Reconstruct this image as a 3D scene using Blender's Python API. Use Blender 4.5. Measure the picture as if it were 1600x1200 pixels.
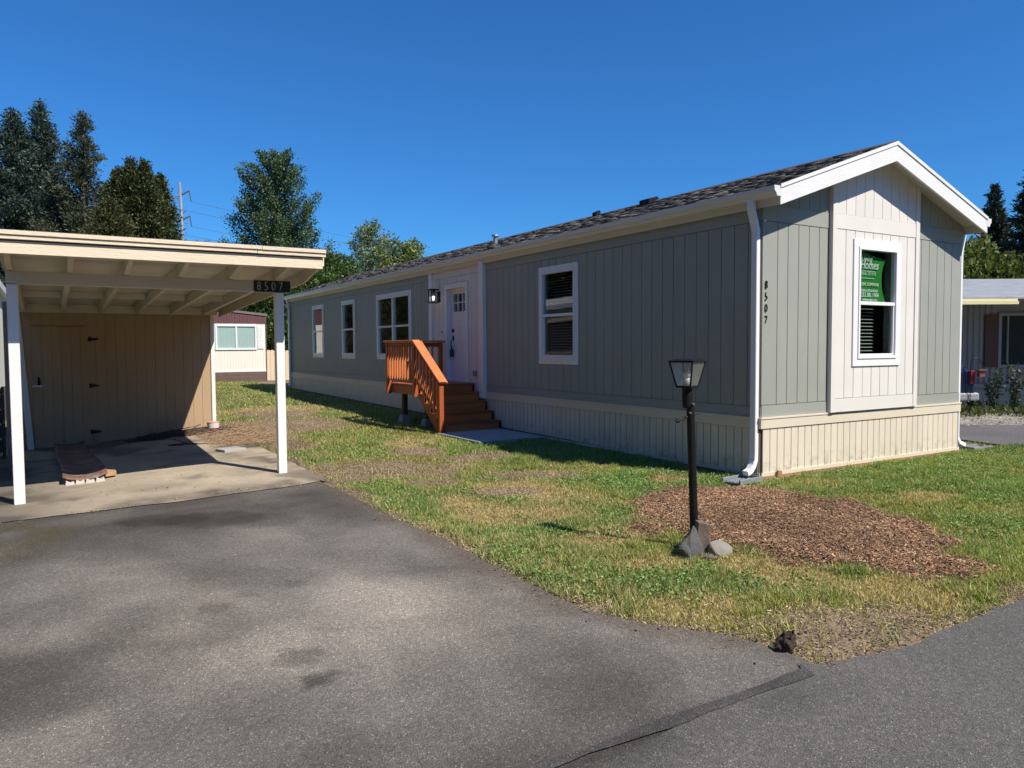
import bpy, bmesh, math, random
import numpy as np
from mathutils import Vector, Matrix
from mathutils.geometry import delaunay_2d_cdt
random.seed(7); rng = np.random.default_rng(11)
S = bpy.context.scene; COL = S.collection
for o in list(bpy.data.objects): bpy.data.objects.remove(o)

# ------------------------------------------------ camera, sky, sun, exposure
cd = bpy.data.cameras.new('camera'); cam = bpy.data.objects.new('camera', cd); COL.objects.link(cam)
cd.sensor_width = 36; cd.sensor_fit = 'HORIZONTAL'; cd.lens = 36*1184.5/1600
cd.clip_start = .05; cd.clip_end = 2000
cR = Vector((0.85361684, -0.52086617, -0.00606061)); cU = Vector((0.03026043, 0.03797013, 0.99882059))
cF = Vector((0.52002173, 0.85279347, -0.04817358))
M = Matrix.Identity(4)
for i in range(3):
    M[i][0] = cR[i]; M[i][1] = cU[i]; M[i][2] = -cF[i]
M[0][3], M[1][3], M[2][3] = -7.00627, -5.96303, 1.55
cam.matrix_world = M
S.camera = cam
SUN = Vector((.35, -.79, 1.0)).normalized()
EL = math.asin(SUN.z); AZ = math.atan2(SUN.x, SUN.y)
w = bpy.data.worlds.new('World'); S.world = w; w.use_nodes = True
nt = w.node_tree; bg = nt.nodes['Background']
sky = nt.nodes.new('ShaderNodeTexSky'); sky.sky_type = 'NISHITA'; sky.sun_disc = False
sky.sun_elevation = EL; sky.sun_rotation = AZ
sky.air_density = 1.0; sky.dust_density = .25; sky.ozone_density = 5.0; sky.altitude = 150
sg = nt.nodes.new('ShaderNodeVectorMath'); sg.operation = 'MULTIPLY'; sg.inputs[1].default_value = (.50, 1.32, 2.08)
nt.links.new(sky.outputs[0], sg.inputs[0]); nt.links.new(sg.outputs[0], bg.inputs[0]); bg.inputs[1].default_value = .05
sl = bpy.data.lights.new('sun', 'SUN'); sl.energy = 5.0; sl.angle = math.radians(.5); sl.color = (1, .93, .83)
so = bpy.data.objects.new('sun', sl); COL.objects.link(so)
so.rotation_euler = SUN.to_track_quat('Z', 'Y').to_euler()
S.view_settings.view_transform = 'Standard'; S.view_settings.look = 'None'
S.view_settings.gamma = 1; S.view_settings.use_curve_mapping = False
S.view_settings.exposure = .38
S.render.engine = 'CYCLES'
S.cycles.max_bounces = 8; S.cycles.transparent_max_bounces = 16

# ------------------------------------------------ material helpers
def mat(name, base, rough=.6, var=.12, scale=3.0, bump=0.0, bscale=60.0, spec=.5, metal=0.0, attr=None,
        coords='pos', stretch=None, dirt=None, rnd=0.0, sss=0.0):
    m = bpy.data.materials.new(name); m.use_nodes = True
    t = m.node_tree; N = t.nodes; L = t.links; b = N['Principled BSDF']
    b.inputs['Roughness'].default_value = rough; b.inputs['Metallic'].default_value = metal
    b.inputs['Specular IOR Level'].default_value = spec
    if coords == 'pos': src = N.new('ShaderNodeNewGeometry').outputs['Position']
    else: src = N.new('ShaderNodeTexCoord').outputs['Object']
    if stretch:
        mp = N.new('ShaderNodeMapping'); mp.inputs['Scale'].default_value = stretch
        L.new(src, mp.inputs['Vector']); src2 = mp.outputs[0]
    else: src2 = src
    if attr:
        a = N.new('ShaderNodeAttribute'); a.attribute_name = attr; col = a.outputs['Color']
    else:
        rg = N.new('ShaderNodeRGB'); rg.outputs[0].default_value = (*base, 1); col = rg.outputs[0]
    n = N.new('ShaderNodeTexNoise'); n.inputs['Scale'].default_value = scale; n.inputs['Detail'].default_value = 6
    n.inputs['Roughness'].default_value = .62
    L.new(src2, n.inputs['Vector'])
    r = N.new('ShaderNodeMapRange'); r.inputs[1].default_value = .25; r.inputs[2].default_value = .75
    r.inputs[3].default_value = 1-var; r.inputs[4].default_value = 1+var
    L.new(n.outputs[0], r.inputs[0]); fac = r.outputs[0]
    if rnd:
        oi = N.new('ShaderNodeObjectInfo'); rr = N.new('ShaderNodeMapRange')
        rr.inputs[3].default_value = 1-rnd; rr.inputs[4].default_value = 1+rnd
        L.new(oi.outputs['Random'], rr.inputs[0])
        mm = N.new('ShaderNodeMath'); mm.operation = 'MULTIPLY'; L.new(fac, mm.inputs[0]); L.new(rr.outputs[0], mm.inputs[1]); fac = mm.outputs[0]
    v = N.new('ShaderNodeVectorMath'); v.operation = 'SCALE'; L.new(col, v.inputs[0]); L.new(fac, v.inputs['Scale'])
    out = v.outputs[0]
    if dirt:   # (colour, scale, threshold, amount, zfade)
        dc, ds, dt, da = dirt[:4]
        n2 = N.new('ShaderNodeTexNoise'); n2.inputs['Scale'].default_value = ds; n2.inputs['Detail'].default_value = 8
        n2.inputs['Roughness'].default_value = .7
        L.new(src2, n2.inputs['Vector'])
        r2 = N.new('ShaderNodeMapRange'); r2.inputs[1].default_value = dt; r2.inputs[2].default_value = dt+.12
        r2.inputs[3].default_value = 0; r2.inputs[4].default_value = da
        L.new(n2.outputs[0], r2.inputs[0]); f2 = r2.outputs[0]
        if len(dirt) > 4:
            sp = N.new('ShaderNodeSeparateXYZ'); g2 = N.new('ShaderNodeNewGeometry'); L.new(g2.outputs['Position'], sp.inputs[0])
            r3 = N.new('ShaderNodeMapRange'); r3.inputs[1].default_value = 0; r3.inputs[2].default_value = dirt[4]
            r3.inputs[3].default_value = 1; r3.inputs[4].default_value = 0; L.new(sp.outputs[2], r3.inputs[0])
            m3 = N.new('ShaderNodeMath'); m3.operation = 'MULTIPLY'; L.new(f2, m3.inputs[0]); L.new(r3.outputs[0], m3.inputs[1]); f2 = m3.outputs[0]
        mx = N.new('ShaderNodeMix'); mx.data_type = 'RGBA'; L.new(f2, mx.inputs[0]); L.new(out, mx.inputs[6])
        mx.inputs[7].default_value = (*dc, 1); out = mx.outputs[2]
    L.new(out, b.inputs['Base Color'])
    if bump:
        nb = N.new('ShaderNodeTexNoise'); nb.inputs['Scale'].default_value = bscale; nb.inputs['Detail'].default_value = 5
        L.new(src2, nb.inputs['Vector'])
        bp = N.new('ShaderNodeBump'); bp.inputs['Strength'].default_value = bump; bp.inputs['Distance'].default_value = .01
        L.new(nb.outputs[0], bp.inputs['Height']); L.new(bp.outputs[0], b.inputs['Normal'])
    return m

def leafmat(name, rough=.5, trans=.25):
    m = bpy.data.materials.new(name); m.use_nodes = True
    t = m.node_tree; N = t.nodes; L = t.links; b = N['Principled BSDF']; out = N['Material Output']
    a = N.new('ShaderNodeAttribute'); a.attribute_name = 'Col'
    L.new(a.outputs['Color'], b.inputs['Base Color']); b.inputs['Roughness'].default_value = rough
    b.inputs['Specular IOR Level'].default_value = .35
    tr = N.new('ShaderNodeBsdfTranslucent')
    v = N.new('ShaderNodeVectorMath'); v.operation = 'MULTIPLY'; v.inputs[1].default_value = (1.3, 1.5, .6)
    L.new(a.outputs['Color'], v.inputs[0]); L.new(v.outputs[0], tr.inputs[0])
    mx = N.new('ShaderNodeMixShader'); mx.inputs[0].default_value = trans
    L.new(b.outputs[0], mx.inputs[1]); L.new(tr.outputs[0], mx.inputs[2]); L.new(mx.outputs[0], out.inputs[0])
    return m

def glassmat(name, tint=(.9, .95, .93), refl=1.0, rough=0.0, wav=0.0):
    m = bpy.data.materials.new(name); m.use_nodes = True
    t = m.node_tree; N = t.nodes; L = t.links; N.remove(N['Principled BSDF']); out = N['Material Output']
    tr = N.new('ShaderNodeBsdfTransparent'); tr.inputs[0].default_value = (*tint, 1)
    gl = N.new('ShaderNodeBsdfGlossy'); gl.inputs['Roughness'].default_value = rough; gl.inputs[0].default_value = (.95, .97, 1, 1)
    l0 = N.new('ShaderNodeLayerWeight'); l0.inputs[0].default_value = .5
    pw = N.new('ShaderNodeMath'); pw.operation = 'POWER'; pw.inputs[1].default_value = 5; L.new(l0.outputs['Facing'], pw.inputs[0])
    lw = N.new('ShaderNodeMath'); lw.operation = 'MULTIPLY_ADD'; lw.inputs[1].default_value = .95; lw.inputs[2].default_value = .045; L.new(pw.outputs[0], lw.inputs[0])
    mm = N.new('ShaderNodeMath'); mm.operation = 'MULTIPLY'; mm.inputs[1].default_value = 1.9*refl; mm.use_clamp = True
    L.new(lw.outputs[0], mm.inputs[0])
    if wav:
        g = N.new('ShaderNodeNewGeometry'); n = N.new('ShaderNodeTexNoise'); n.inputs['Scale'].default_value = 1.3; n.inputs['Detail'].default_value = 1
        bp = N.new('ShaderNodeBump'); bp.inputs['Strength'].default_value = wav; bp.inputs['Distance'].default_value = .02
        L.new(g.outputs['Position'], n.inputs['Vector']); L.new(n.outputs[0], bp.inputs['Height']); L.new(bp.outputs[0], gl.inputs['Normal'])
    mx = N.new('ShaderNodeMixShader'); L.new(mm.outputs[0], mx.inputs[0]); L.new(tr.outputs[0], mx.inputs[1]); L.new(gl.outputs[0], mx.inputs[2])
    L.new(mx.outputs[0], out.inputs[0])
    return m

sage = mat('sage_paint', (.325, .335, .292), .55, .06, 1.5, .7, 130, rnd=.02, dirt=((.2, .2, .17), 9, .66, .25))
white = mat('white_paint', (.78, .775, .755), .45, .03, 2, .1, 50)
fasciaw = mat('fascia_paint', (.76, .75, .725), .5, .04, 2, .35, 40, stretch=(1, .25, 1), dirt=((.33, .31, .28), 14, .69, .5))
offw = mat('bay_paint', (.72, .685, .63), .55, .04, 2, .5, 90, rnd=.02)
cream = mat('cream_vinyl', (.68, .60, .48), .45, .05, 2.5, .15, 50, rnd=.03, dirt=((.2, .16, .11), 7, .5, .7, .3))
creamband = mat('cream_band', (.67, .59, .46), .45, .04, 2, .1, 50)
vinyl = mat('vinyl_frame', (.8, .8, .8), .3, .02, 2)
gutterm = mat('gutter_metal', (.7, .69, .66), .35, .04, 2, dirt=((.35, .34, .31), 8, .62, .4))
downm = mat('downspout_metal', (.8, .8, .8), .3, .03, 2)
black = mat('black_metal', (.007, .007, .0075), .5, .25, 20, .25, 120, spec=.3)
numm = mat('black_numeral', (.008, .008, .008), .4, .05)
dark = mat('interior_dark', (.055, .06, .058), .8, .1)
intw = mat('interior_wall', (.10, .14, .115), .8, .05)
blindm = mat('blind_slat', (.34, .35, .33), .5, .05)
soff = mat('soffit_paint', (.66, .61, .54), .6, .04, 2, .2, 60)
under = mat('old_underlay', (.12, .10, .08), .9)
glass = glassmat('window_glass', (.8, .86, .83), 1.0, 0, .12)
glassc = glassmat('lantern_glass', (.82, .84, .86), .9, .12)
redwood = mat('shaded_stain_wood', (.36, .09, .024), .45, .22, 5, .3, 60, stretch=(1, 1, .2), rnd=.12, dirt=((.10, .025, .008), 16, .6, .55))  # porch stain darkened, with shade put into its colour
stairw = mat('lifted_stain_wood', (.50, .155, .04), .45, .22, 5, .3, 60, stretch=(.2, 1, 1), rnd=.1, dirt=((.12, .03, .01), 14, .6, .5))  # same stain for the risers, colour lifted to make up for missing sun
redwood2 = mat('sunlit_stain_wood', (.62, .19, .065), .42, .16, 5, .3, 60, rnd=.06, dirt=((.10, .025, .008), 16, .6, .55))  # same stain brightened, sunlight on rails and balusters put into its colour
concrete = mat('pad_concrete', (.36, .35, .33), .85, .12, 4, .4, 120)
splash = mat('splash_plastic', (.22, .24, .25), .5, .1, 8, .2, 60)
woodbase = mat('base_timber', (.34, .17, .1), .7, .2, 8, .3, 70)
ctan = mat('carport_fascia_paint', (.74, .62, .45), .55, .06, 2, .4, 50, stretch=(.3, 1, 1), dirt=((.4, .3, .2), 22, .7, .5))
cunder = mat('carport_cream_paint', (.60, .54, .47), .6, .07, 2, .3, 50, dirt=((.25, .2, .16), 5, .62, .35))
cwhite = mat('carport_post_paint', (.78, .77, .74), .5, .05, 3, .4, 60, dirt=((.4, .36, .3), 10, .66, .45))
cshed = mat('shed_tan_paint', (.43, .30, .18), .65, .08, 2, .4, 60, stretch=(1, 1, .25), rnd=.015, dirt=((.2, .13, .08), 5, .55, .5, .5))
croof = mat('carport_roofing', (.12, .12, .12), .9, .2, 5)
galv = mat('galvanised_metal', (.55, .57, .58), .35, .12, 10, metal=.8)
whitetxt = mat('sign_white', (.6, .6, .6), .5, .02)

# ------------------------------------------------ geometry helpers
class MB:
    def __init__(s): s.v = []; s.f = []
    def add(s, vs, fs):
        k = len(s.v); s.v += [tuple(p) for p in vs]; s.f += [tuple(i+k for i in f) for f in fs]; return s
    def box(s, x0, x1, y0, y1, z0, z1):
        return s.add([(x0,y0,z0),(x1,y0,z0),(x1,y1,z0),(x0,y1,z0),(x0,y0,z1),(x1,y0,z1),(x1,y1,z1),(x0,y1,z1)],
                     [(0,3,2,1),(4,5,6,7),(0,1,5,4),(1,2,6,5),(2,3,7,6),(3,0,4,7)])
    def prism(s, pts, d):   # polygon (3-D points) pushed by vector d
        n = len(pts); d = Vector(d); a = [Vector(p) for p in pts]; b = [p+d for p in a]
        return s.add(a+b, [tuple(range(n))[::-1], tuple(range(n, 2*n))] + [(i, (i+1) % n, n+(i+1) % n, n+i) for i in range(n)])
    def beam(s, p, q, w_, h_, up=(0, 0, 1)):    # bar from p to q, section w x h
        p = Vector(p); q = Vector(q); d = (q-p).normalized(); up = Vector(up)
        sx = d.cross(up).normalized()*w_/2; sy = sx.cross(d).normalized()*h_/2
        return s.prism([p-sx-sy, p+sx-sy, p+sx+sy, p-sx+sy], q-p)
    def tube(s, pts, r, n=8, cap=True):
        pts = [Vector(p) for p in pts]; k = len(s.v); rr = r if hasattr(r, '__len__') else [r]*len(pts)
        for i, p in enumerate(pts):
            d = (pts[min(i+1, len(pts)-1)]-pts[max(i-1, 0)]).normalized()
            a = d.cross(Vector((0, 0, 1)) if abs(d.z) < .9 else Vector((1, 0, 0))).normalized(); b = d.cross(a)
            for j in range(n):
                t = 2*math.pi*j/n; s.v.append(tuple(p+(a*math.cos(t)+b*math.sin(t))*rr[i]))
        for i in range(len(pts)-1):
            for j in range(n):
                j2 = (j+1) % n; s.f.append((k+i*n+j, k+(i+1)*n+j, k+(i+1)*n+j2, k+i*n+j2))
        if cap:
            s.f.append(tuple(k+j for j in range(n))); s.f.append(tuple(k+(len(pts)-1)*n+j for j in range(n))[::-1])
        return s
    def mesh(s, name, m, smooth=False, bevel=0):
        me = bpy.data.meshes.new(name); me.from_pydata(s.v, [], s.f)
        bm = bmesh.new(); bm.from_mesh(me)
        bmesh.ops.recalc_face_normals(bm, faces=bm.faces)
        if bevel: bmesh.ops.bevel(bm, geom=list(bm.edges), offset=bevel, segments=1, affect='EDGES', clamp_overlap=True)
        bm.to_mesh(me); bm.free()
        if smooth: me.shade_smooth()
        me.materials.append(m); return me
    def build(s, name, m, parent=None, smooth=False, bevel=0, **kw):
        return put(name, s.mesh(name, m, smooth, bevel), parent, **kw)
def put(name, me, parent=None, loc=None, label=None, cat=None, group=None, kind=None):
    o = bpy.data.objects.new(name, me); COL.objects.link(o)
    if loc is not None: o.location = loc
    if parent:
        o.parent = parent
        r = parent
        while r.parent: r = r.parent
        if loc is None or True: o.matrix_parent_inverse = Matrix.Translation(-Vector(parent_world(parent)))
    tag(o, label, cat, group, kind); return o
def parent_world(o):
    p = Vector(o.location)
    if o.parent: p = o['_w'] if '_w' in o else p
    return p
def tag(o, label=None, cat=None, group=None, kind=None):
    if label: o['label'] = label
    if cat: o['category'] = cat
    if group: o['group'] = group
    if kind: o['kind'] = kind
    return o
# every thing keeps its Empty at its base; parts are modelled in world metres, so the parent inverse cancels the Empty's place
def thing(name, loc, label, cat, group=None):
    o = bpy.data.objects.new(name, None); COL.objects.link(o); o.location = loc; o.empty_display_size = .2
    return tag(o, label, cat, group)
def subpart(ob, parent): return ob
def txt(name, body, m, size, loc, rot, parent=None, ext=.002, align='CENTER', shear=0, sx=1, bold=0, **kw):
    c = bpy.data.curves.new(name, 'FONT'); c.body = body; c.size = size; c.extrude = ext; c.align_x = align; c.align_y = 'CENTER'
    c.shear = shear; c.offset = bold; c.resolution_u = 3
    o = bpy.data.objects.new('tmp', c); COL.objects.link(o)
    me = bpy.data.meshes.new_from_object(o.evaluated_get(bpy.context.evaluated_depsgraph_get())); bpy.data.objects.remove(o)
    me.materials.clear(); me.materials.append(m)
    me.transform(Matrix.Translation(loc) @ rot.to_4x4() @ Matrix.Diagonal((sx, 1, 1, 1)))
    return put(name, me, parent, **kw)
ROT_FRONT = Matrix(((1, 0, 0), (0, 0, -1), (0, 1, 0)))      # text facing -Y

# value noise
_g = {}
def vnoise(x, y, seed=0):
    if seed not in _g: _g[seed] = np.random.default_rng(seed+100).random((256, 256))
    G = _g[seed]; xi = np.floor(x).astype(int); yi = np.floor(y).astype(int); fx = x-xi; fy = y-yi
    fx = fx*fx*(3-2*fx); fy = fy*fy*(3-2*fy)
    a = G[xi % 256, yi % 256]; b = G[(xi+1) % 256, yi % 256]; c = G[xi % 256, (yi+1) % 256]; d = G[(xi+1) % 256, (yi+1) % 256]
    return (a*(1-fx)+b*fx)*(1-fy)+(c*(1-fx)+d*fx)*fy
def fbm(x, y, s, seed=0, o=4):
    x = np.asarray(x, float); y = np.asarray(y, float); t = 0; a = 1; n = 0
    for i in range(o):
        t = t+a*vnoise(x*s+17.3*i, y*s-9.1*i, seed+i); n += a; a *= .55; s *= 2.07
    return t/n
def sstep(a, b, x):
    t = np.clip((x-a)/(b-a), 0, 1); return t*t*(3-2*t)

# ------------------------------------------------ ground shape
def gz(x, y):
    x = np.asarray(x, float); y = np.asarray(y, float)
    z = .0105*np.clip(y, 0, 24)
    left = sstep(-5.2, -7.6, x)*sstep(1.2, 3.2, y)*.075
    right = .012*np.clip(x-5, 0, 6)*0
    return z*sstep(2.5, 5, y)*sstep(-7, -3, x)-left-right
# signed-ish distances for zones
def poly_dist(px, py, P):
    P = np.array(P, float); n = len(P); dmin = np.full(px.shape, 1e9); inside = np.zeros(px.shape, bool)
    for i in range(n):
        a = P[i]; b = P[(i+1) % n]; d = b-a; t = np.clip(((px-a[0])*d[0]+(py-a[1])*d[1])/(d@d), 0, 1)
        dmin = np.minimum(dmin, np.hypot(px-a[0]-t*d[0], py-a[1]-t*d[1]))
        c = ((a[1] > py) != (b[1] > py)) & (px < (b[0]-a[0])*(py-a[1])/(b[1]-a[1]+1e-12)+a[0]); inside ^= c
    return np.where(inside, -dmin, dmin)
DRIVE = [(-14, -4.1), (-5.4, -4.1), (-4.75, -4.05), (-3.92, -3.9), (-3.86, -3.45), (-3.96, -3.12), (-4.2, -2.82), (-4.36, -2.4), (-4.36, -1.6), (-4.33, -.6),
         (-4.36, .6), (-4.34, 1.4), (-4.33, 1.95), (-4.36, 2.3), (-4.34, 2.9), (-5.84, 2.8), (-7.46, 2.8), (-8.4, 2.6), (-9, 1.6), (-9.4, 0), (-10.5, -2), (-14, -3)]
ROADN = -3.72
MULCH = [(-2.6, -.75), (-2.25, -.2), (-1.41, .05), (-.85, -.15), (-.42, -.6), (-.28, -1.2), (-.6, -2.05), (-1.1, -2.8), (-1.6, -3.1), (-2.1, -3.05), (-2.38, -2.75), (-2.5, -2.2), (-2.62, -1.6)]
DIRT = [((-3.5, 3.1), (1.2, .8)), ((-4.0, 3.0), (.9, .9)), ((-2.9, 2.7), (1.0, .5)), ((-1.9, 3.3), (.7, .45)), ((-3.4, 1.9), (.5, .3)), ((-2.3, 1.9), (.5, .3)), ((-3.1, 8.8), (1.5, 1.9)), ((-3.9, 6.2), (.6, 1.6)), ((-2.7, 11.0), (1.2, 1.2)), ((-1.7, 1.5), (.45, .4)), ((-2.9, 1.0), (.5, .35)), ((-2.4, 4.2), (.45, .5))]
DRY = [((-2.75, -2.35), (.3, .55)), ((-3.1, -1.1), (.5, .4)), ((-2.35, -3.15), (.5, .22)), ((-3.5, .3), (.4, .8)), ((-3.4, -1.9), (.35, .3)), ((-2.3, 12.2), (1.6, 1.0)), ((-.9, -1.0+1.6), (.4, .3)), ((.6, -1.6), (.5, .25)), ((-2.6, -3.45), (.6, .15)), ((1.5, -2.6), (1.0, .3)), ((-2.6, .9), (.6, .8)), ((-3.7, -2.7), (.4, .25)),((-2.2,5.2),(.6,.8)),((-3,-.2),(.5,.5))]
def blobs(x, y, B, seed):
    r = np.zeros(x.shape)
    for (cx, cy), (rx, ry) in B:
        d = np.hypot((x-cx)/rx, (y-cy)/ry); r = np.maximum(r, 1-sstep(.45, 1.15, d+.9*(fbm(x, y, 2.6, seed)-.5)))
    return r
def zones(x, y):
    """mulch, dirt, dry, lush in 0..1"""
    m = 1-sstep(-.22, .2, poly_dist(x, y, MULCH)+.8*(fbm(x, y, 2.8, 40, 5)-.5))
    d = blobs(x, y, DIRT, 50)
    dd = poly_dist(x, y, DRIVE); rd = y-ROADN
    ed = 1-sstep(.02, .26, np.minimum(dd, rd)+.34*(fbm(x, y, 3, 61)-.5))
    corner = 1-sstep(.35, .85, np.hypot((x+3.35), (y+3.52)*1.25)+.5*(fbm(x, y, 4, 65)-.5))
    slab = 1-sstep(-.1, .3, np.maximum(np.abs(x+5.6)-1.35, np.maximum(2.5-y, y-8.8))+.3*(fbm(x, y, 3, 77)-.5))
    house = 1-sstep(.03, .16, np.maximum(-x, -y)+.12*(fbm(x, y, 5, 79)-.5))
    d = np.clip(np.maximum.reduce([d, ed, corner, slab*1.0, house*.8]), 0, 1)
    dry = np.clip(blobs(x, y, DRY, 70)*.95+.38*sstep(.54, .72, fbm(x, y, 1.7, 80)), 0, 1)
    lush = sstep(.42, .62, fbm(x, y, 1.1, 90))*.6+.75*sstep(2.0, 0.6, np.where(x < .3, -x, 9))*sstep(-.4, .3, y)*(y < 5)
    lush = np.clip(lush+.6*(x > .5)*(y < 0)*sstep(-2.6, -1.4, y), 0, 1)*(1-dry*.7)
    return m, d, dry, lush

def grid_axis(dense0, dense1, step, far0, far1, k=1.35):
    a = list(np.arange(dense0, dense1+1e-6, step)); s = step; x = a[-1]
    while x < far1: s *= k; x += s; a.append(x)
    s = step; x = a[0]
    while x > far0: s *= k; x -= s; a.insert(0, x)
    return np.array(a)
def mesh_np(name, co, quads, m, col=None, smooth=False, nv=4):
    me = bpy.data.meshes.new(name); nf = len(quads)
    me.vertices.add(len(co)); me.vertices.foreach_set('co', np.asarray(co, np.float32).ravel())
    me.loops.add(nf*nv); me.loops.foreach_set('vertex_index', np.asarray(quads, np.int32).ravel())
    me.polygons.add(nf); me.polygons.foreach_set('loop_start', np.arange(0, nf*nv, nv, dtype=np.int32))
    me.polygons.foreach_set('loop_total', np.full(nf, nv, np.int32))
    me.update(calc_edges=True)
    if col is not None:
        at = me.color_attributes.new('Col', 'FLOAT_COLOR', 'POINT')
        c = np.ones((len(co), 4), np.float32); c[:, :3] = col; at.data.foreach_set('color', c.ravel())
    if smooth: me.shade_smooth()
    me.materials.append(m); return me

# ground: lawn, soil and far field as one sheet
groundm = mat('lawn_soil', (0, 0, 0), .9, .3, 30, .8, 90, spec=.2, attr='Col')
ax = grid_axis(-5.0, 6.0, .07, -260, 260); ay = grid_axis(-4.2, 12.5, .08, -160, 320)
X, Y = np.meshgrid(ax, ay, indexing='ij'); nx, ny = X.shape
mz, dz, dr, lu = zones(X, Y)
Z = gz(X, Y)-.012 + .012*(fbm(X, Y, 1.5, 5)-.5)*2*(np.abs(X) < 20) + mz*.02+mz*.02*(fbm(X, Y, 8, 6)-.5)
dd = poly_dist(X, Y, DRIVE); indr = np.minimum(dd, Y-ROADN)
Z = np.where(indr < .12, gz(X, Y)-.03, Z)
slabm = (X > -8.2) & (X < -4.2) & (Y > 2.2) & (Y < 9.5); Z = np.where(slabm, np.minimum(Z, gz(X, Y)-.03), Z)
cg = np.array([.11, .115, .045]); cdirt = np.array([.23, .165, .112]); cdry = np.array([.34, .26, .135]); cml = np.array([.20, .115, .07])
nn = fbm(X, Y, 6, 7)[..., None]
C = np.broadcast_to(cg, X.shape+(3,))*(.7+.6*nn)
C = C*(1-dr[..., None]*.8)+cdry*dr[..., None]*.8*(.7+.6*nn)
C = C*(1-dz[..., None])+cdirt*dz[..., None]*(.6+.8*nn)
C = C*(1-mz[..., None])+cml*mz[..., None]*(.6+.8*nn)
grav = sstep(.1, .5, (X*.8536-Y*.5209)-3.5)*sstep(8.0, 8.3, X+.35*Y)   # gravel beside the neighbour's lane
grav = grav[..., None]*(X > 5)[..., None]*(Y > -12)[..., None]*(X < 22)[..., None]
C = C*(1-grav)+np.array([.3, .27, .23])*grav*(.6+.8*nn)
far = sstep(14, 30, np.hypot(X, Y-5))[..., None]
C = C*(1-far)+np.array([.09, .10, .045])*far
idx = np.arange(nx*ny).reshape(nx, ny)
Q = np.stack([idx[:-1, :-1], idx[1:, :-1], idx[1:, 1:], idx[:-1, 1:]], -1).reshape(-1, 4)
put('ground', mesh_np('ground', np.stack([X, Y, Z], -1).reshape(-1, 3), Q, groundm, C.reshape(-1, 3), True), kind='structure')

def sheet(name, P, step, dzv, m, colfn=None, jag=.03, seed=3, kind='structure', region=None):
    """a flat sheet filling outline P, its edge broken up a little"""
    P = np.array(P, float); out = []
    for i in range(len(P)):
        a = P[i]; b = P[(i+1) % len(P)]; L_ = np.hypot(*(b-a)); k = max(1, int(L_/.09)) if L_ < 12 else int(L_/.3)
        for j in range(k): out.append(a+(b-a)*j/k)
    out = np.array(out); 
    nxy = np.stack([fbm(out[:, 0], out[:, 1], 5, seed)-.5, fbm(out[:, 0], out[:, 1], 5, seed+9)-.5], -1)*2*jag
    out = out+nxy; n = len(out)
    x0, y0 = out.min(0); x1, y1 = out.max(0)
    if region: x0, x1, y0, y1 = max(x0, region[0]), min(x1, region[1]), max(y0, region[2]), min(y1, region[3])
    gx, gy = np.meshgrid(np.arange(x0, x1, step), np.arange(y0, y1, step)); gx = gx.ravel()+rng.uniform(-.2, .2, gx.size)*step; gy = gy.ravel()+rng.uniform(-.2, .2, gy.size)*step
    ins = poly_dist(gx, gy, out) < -step*.6; pts = [Vector(p) for p in out]+[Vector((a, b)) for a, b in zip(gx[ins], gy[ins])]
    v, e, f, *_ = delaunay_2d_cdt(pts, [], [list(range(n))], 1, 1e-5)
    v = np.array([(p.x, p.y) for p in v]); z = gz(v[:, 0], v[:, 1])+dzv
    col = colfn(v[:, 0], v[:, 1]) if colfn else None
    me = mesh_np(name, np.column_stack([v, z]), np.array([t for t in f if len(t) == 3]), m, col, False, 3)
    return put(name, me, kind=kind)

def asphalt(name, speck=1.0):
    m = bpy.data.materials.new(name); m.use_nodes = True; t = m.node_tree; N = t.nodes; L = t.links; b = N['Principled BSDF']
    b.inputs['Roughness'].default_value = .88; b.inputs['Specular IOR Level'].default_value = .3
    a = N.new('ShaderNodeAttribute'); a.attribute_name = 'Col'; g = N.new('ShaderNodeNewGeometry')
    vo = N.new('ShaderNodeTexVoronoi'); vo.inputs['Scale'].default_value = 190; L.new(g.outputs['Position'], vo.inputs['Vector'])
    sp = N.new('ShaderNodeSeparateColor'); L.new(vo.outputs['Color'], sp.inputs[0])
    r = N.new('ShaderNodeValToRGB'); e = r.color_ramp.elements
    e[0].position = 0; e[0].color = (.55, .55, .55, 1); e[1].position = .55; e[1].color = (.95, .95, .95, 1)
    for p, c in ((.3, .84), (.88, 1.08), (.965, 1.5), (1.0, 2.5)):
        k = e.new(p); k.color = (c, c, c*.97, 1)
    L.new(sp.outputs[0], r.inputs[0])
    n = N.new('ShaderNodeTexNoise'); n.inputs['Scale'].default_value = 34; n.inputs['Detail'].default_value = 6; n.inputs['Roughness'].default_value = .75
    L.new(g.outputs['Position'], n.inputs['Vector'])
    mr = N.new('ShaderNodeMapRange'); mr.inputs[1].default_value = .3; mr.inputs[2].default_value = .7; mr.inputs[3].default_value = .72; mr.inputs[4].default_value = 1.28
    L.new(n.outputs[0], mr.inputs[0])
    m1 = N.new('ShaderNodeMix'); m1.data_type = 'RGBA'; m1.blend_type = 'MULTIPLY'; m1.inputs[0].default_value = 1
    L.new(a.outputs['Color'], m1.inputs[6]); L.new(r.outputs[0], m1.inputs[7])
    v = N.new('ShaderNodeVectorMath'); v.operation = 'SCALE'; L.new(m1.outputs[2], v.inputs[0]); L.new(mr.outputs[0], v.inputs['Scale'])
    L.new(v.outputs[0], b.inputs['Base Color'])
    bp = N.new('ShaderNodeBump'); bp.inputs['Strength'].default_value = .55; bp.inputs['Distance'].default_value = .006
    L.new(vo.outputs['Distance'], bp.inputs['Height']); L.new(bp.outputs[0], b.inputs['Normal'])
    return m
asph = asphalt('worn_asphalt')
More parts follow.
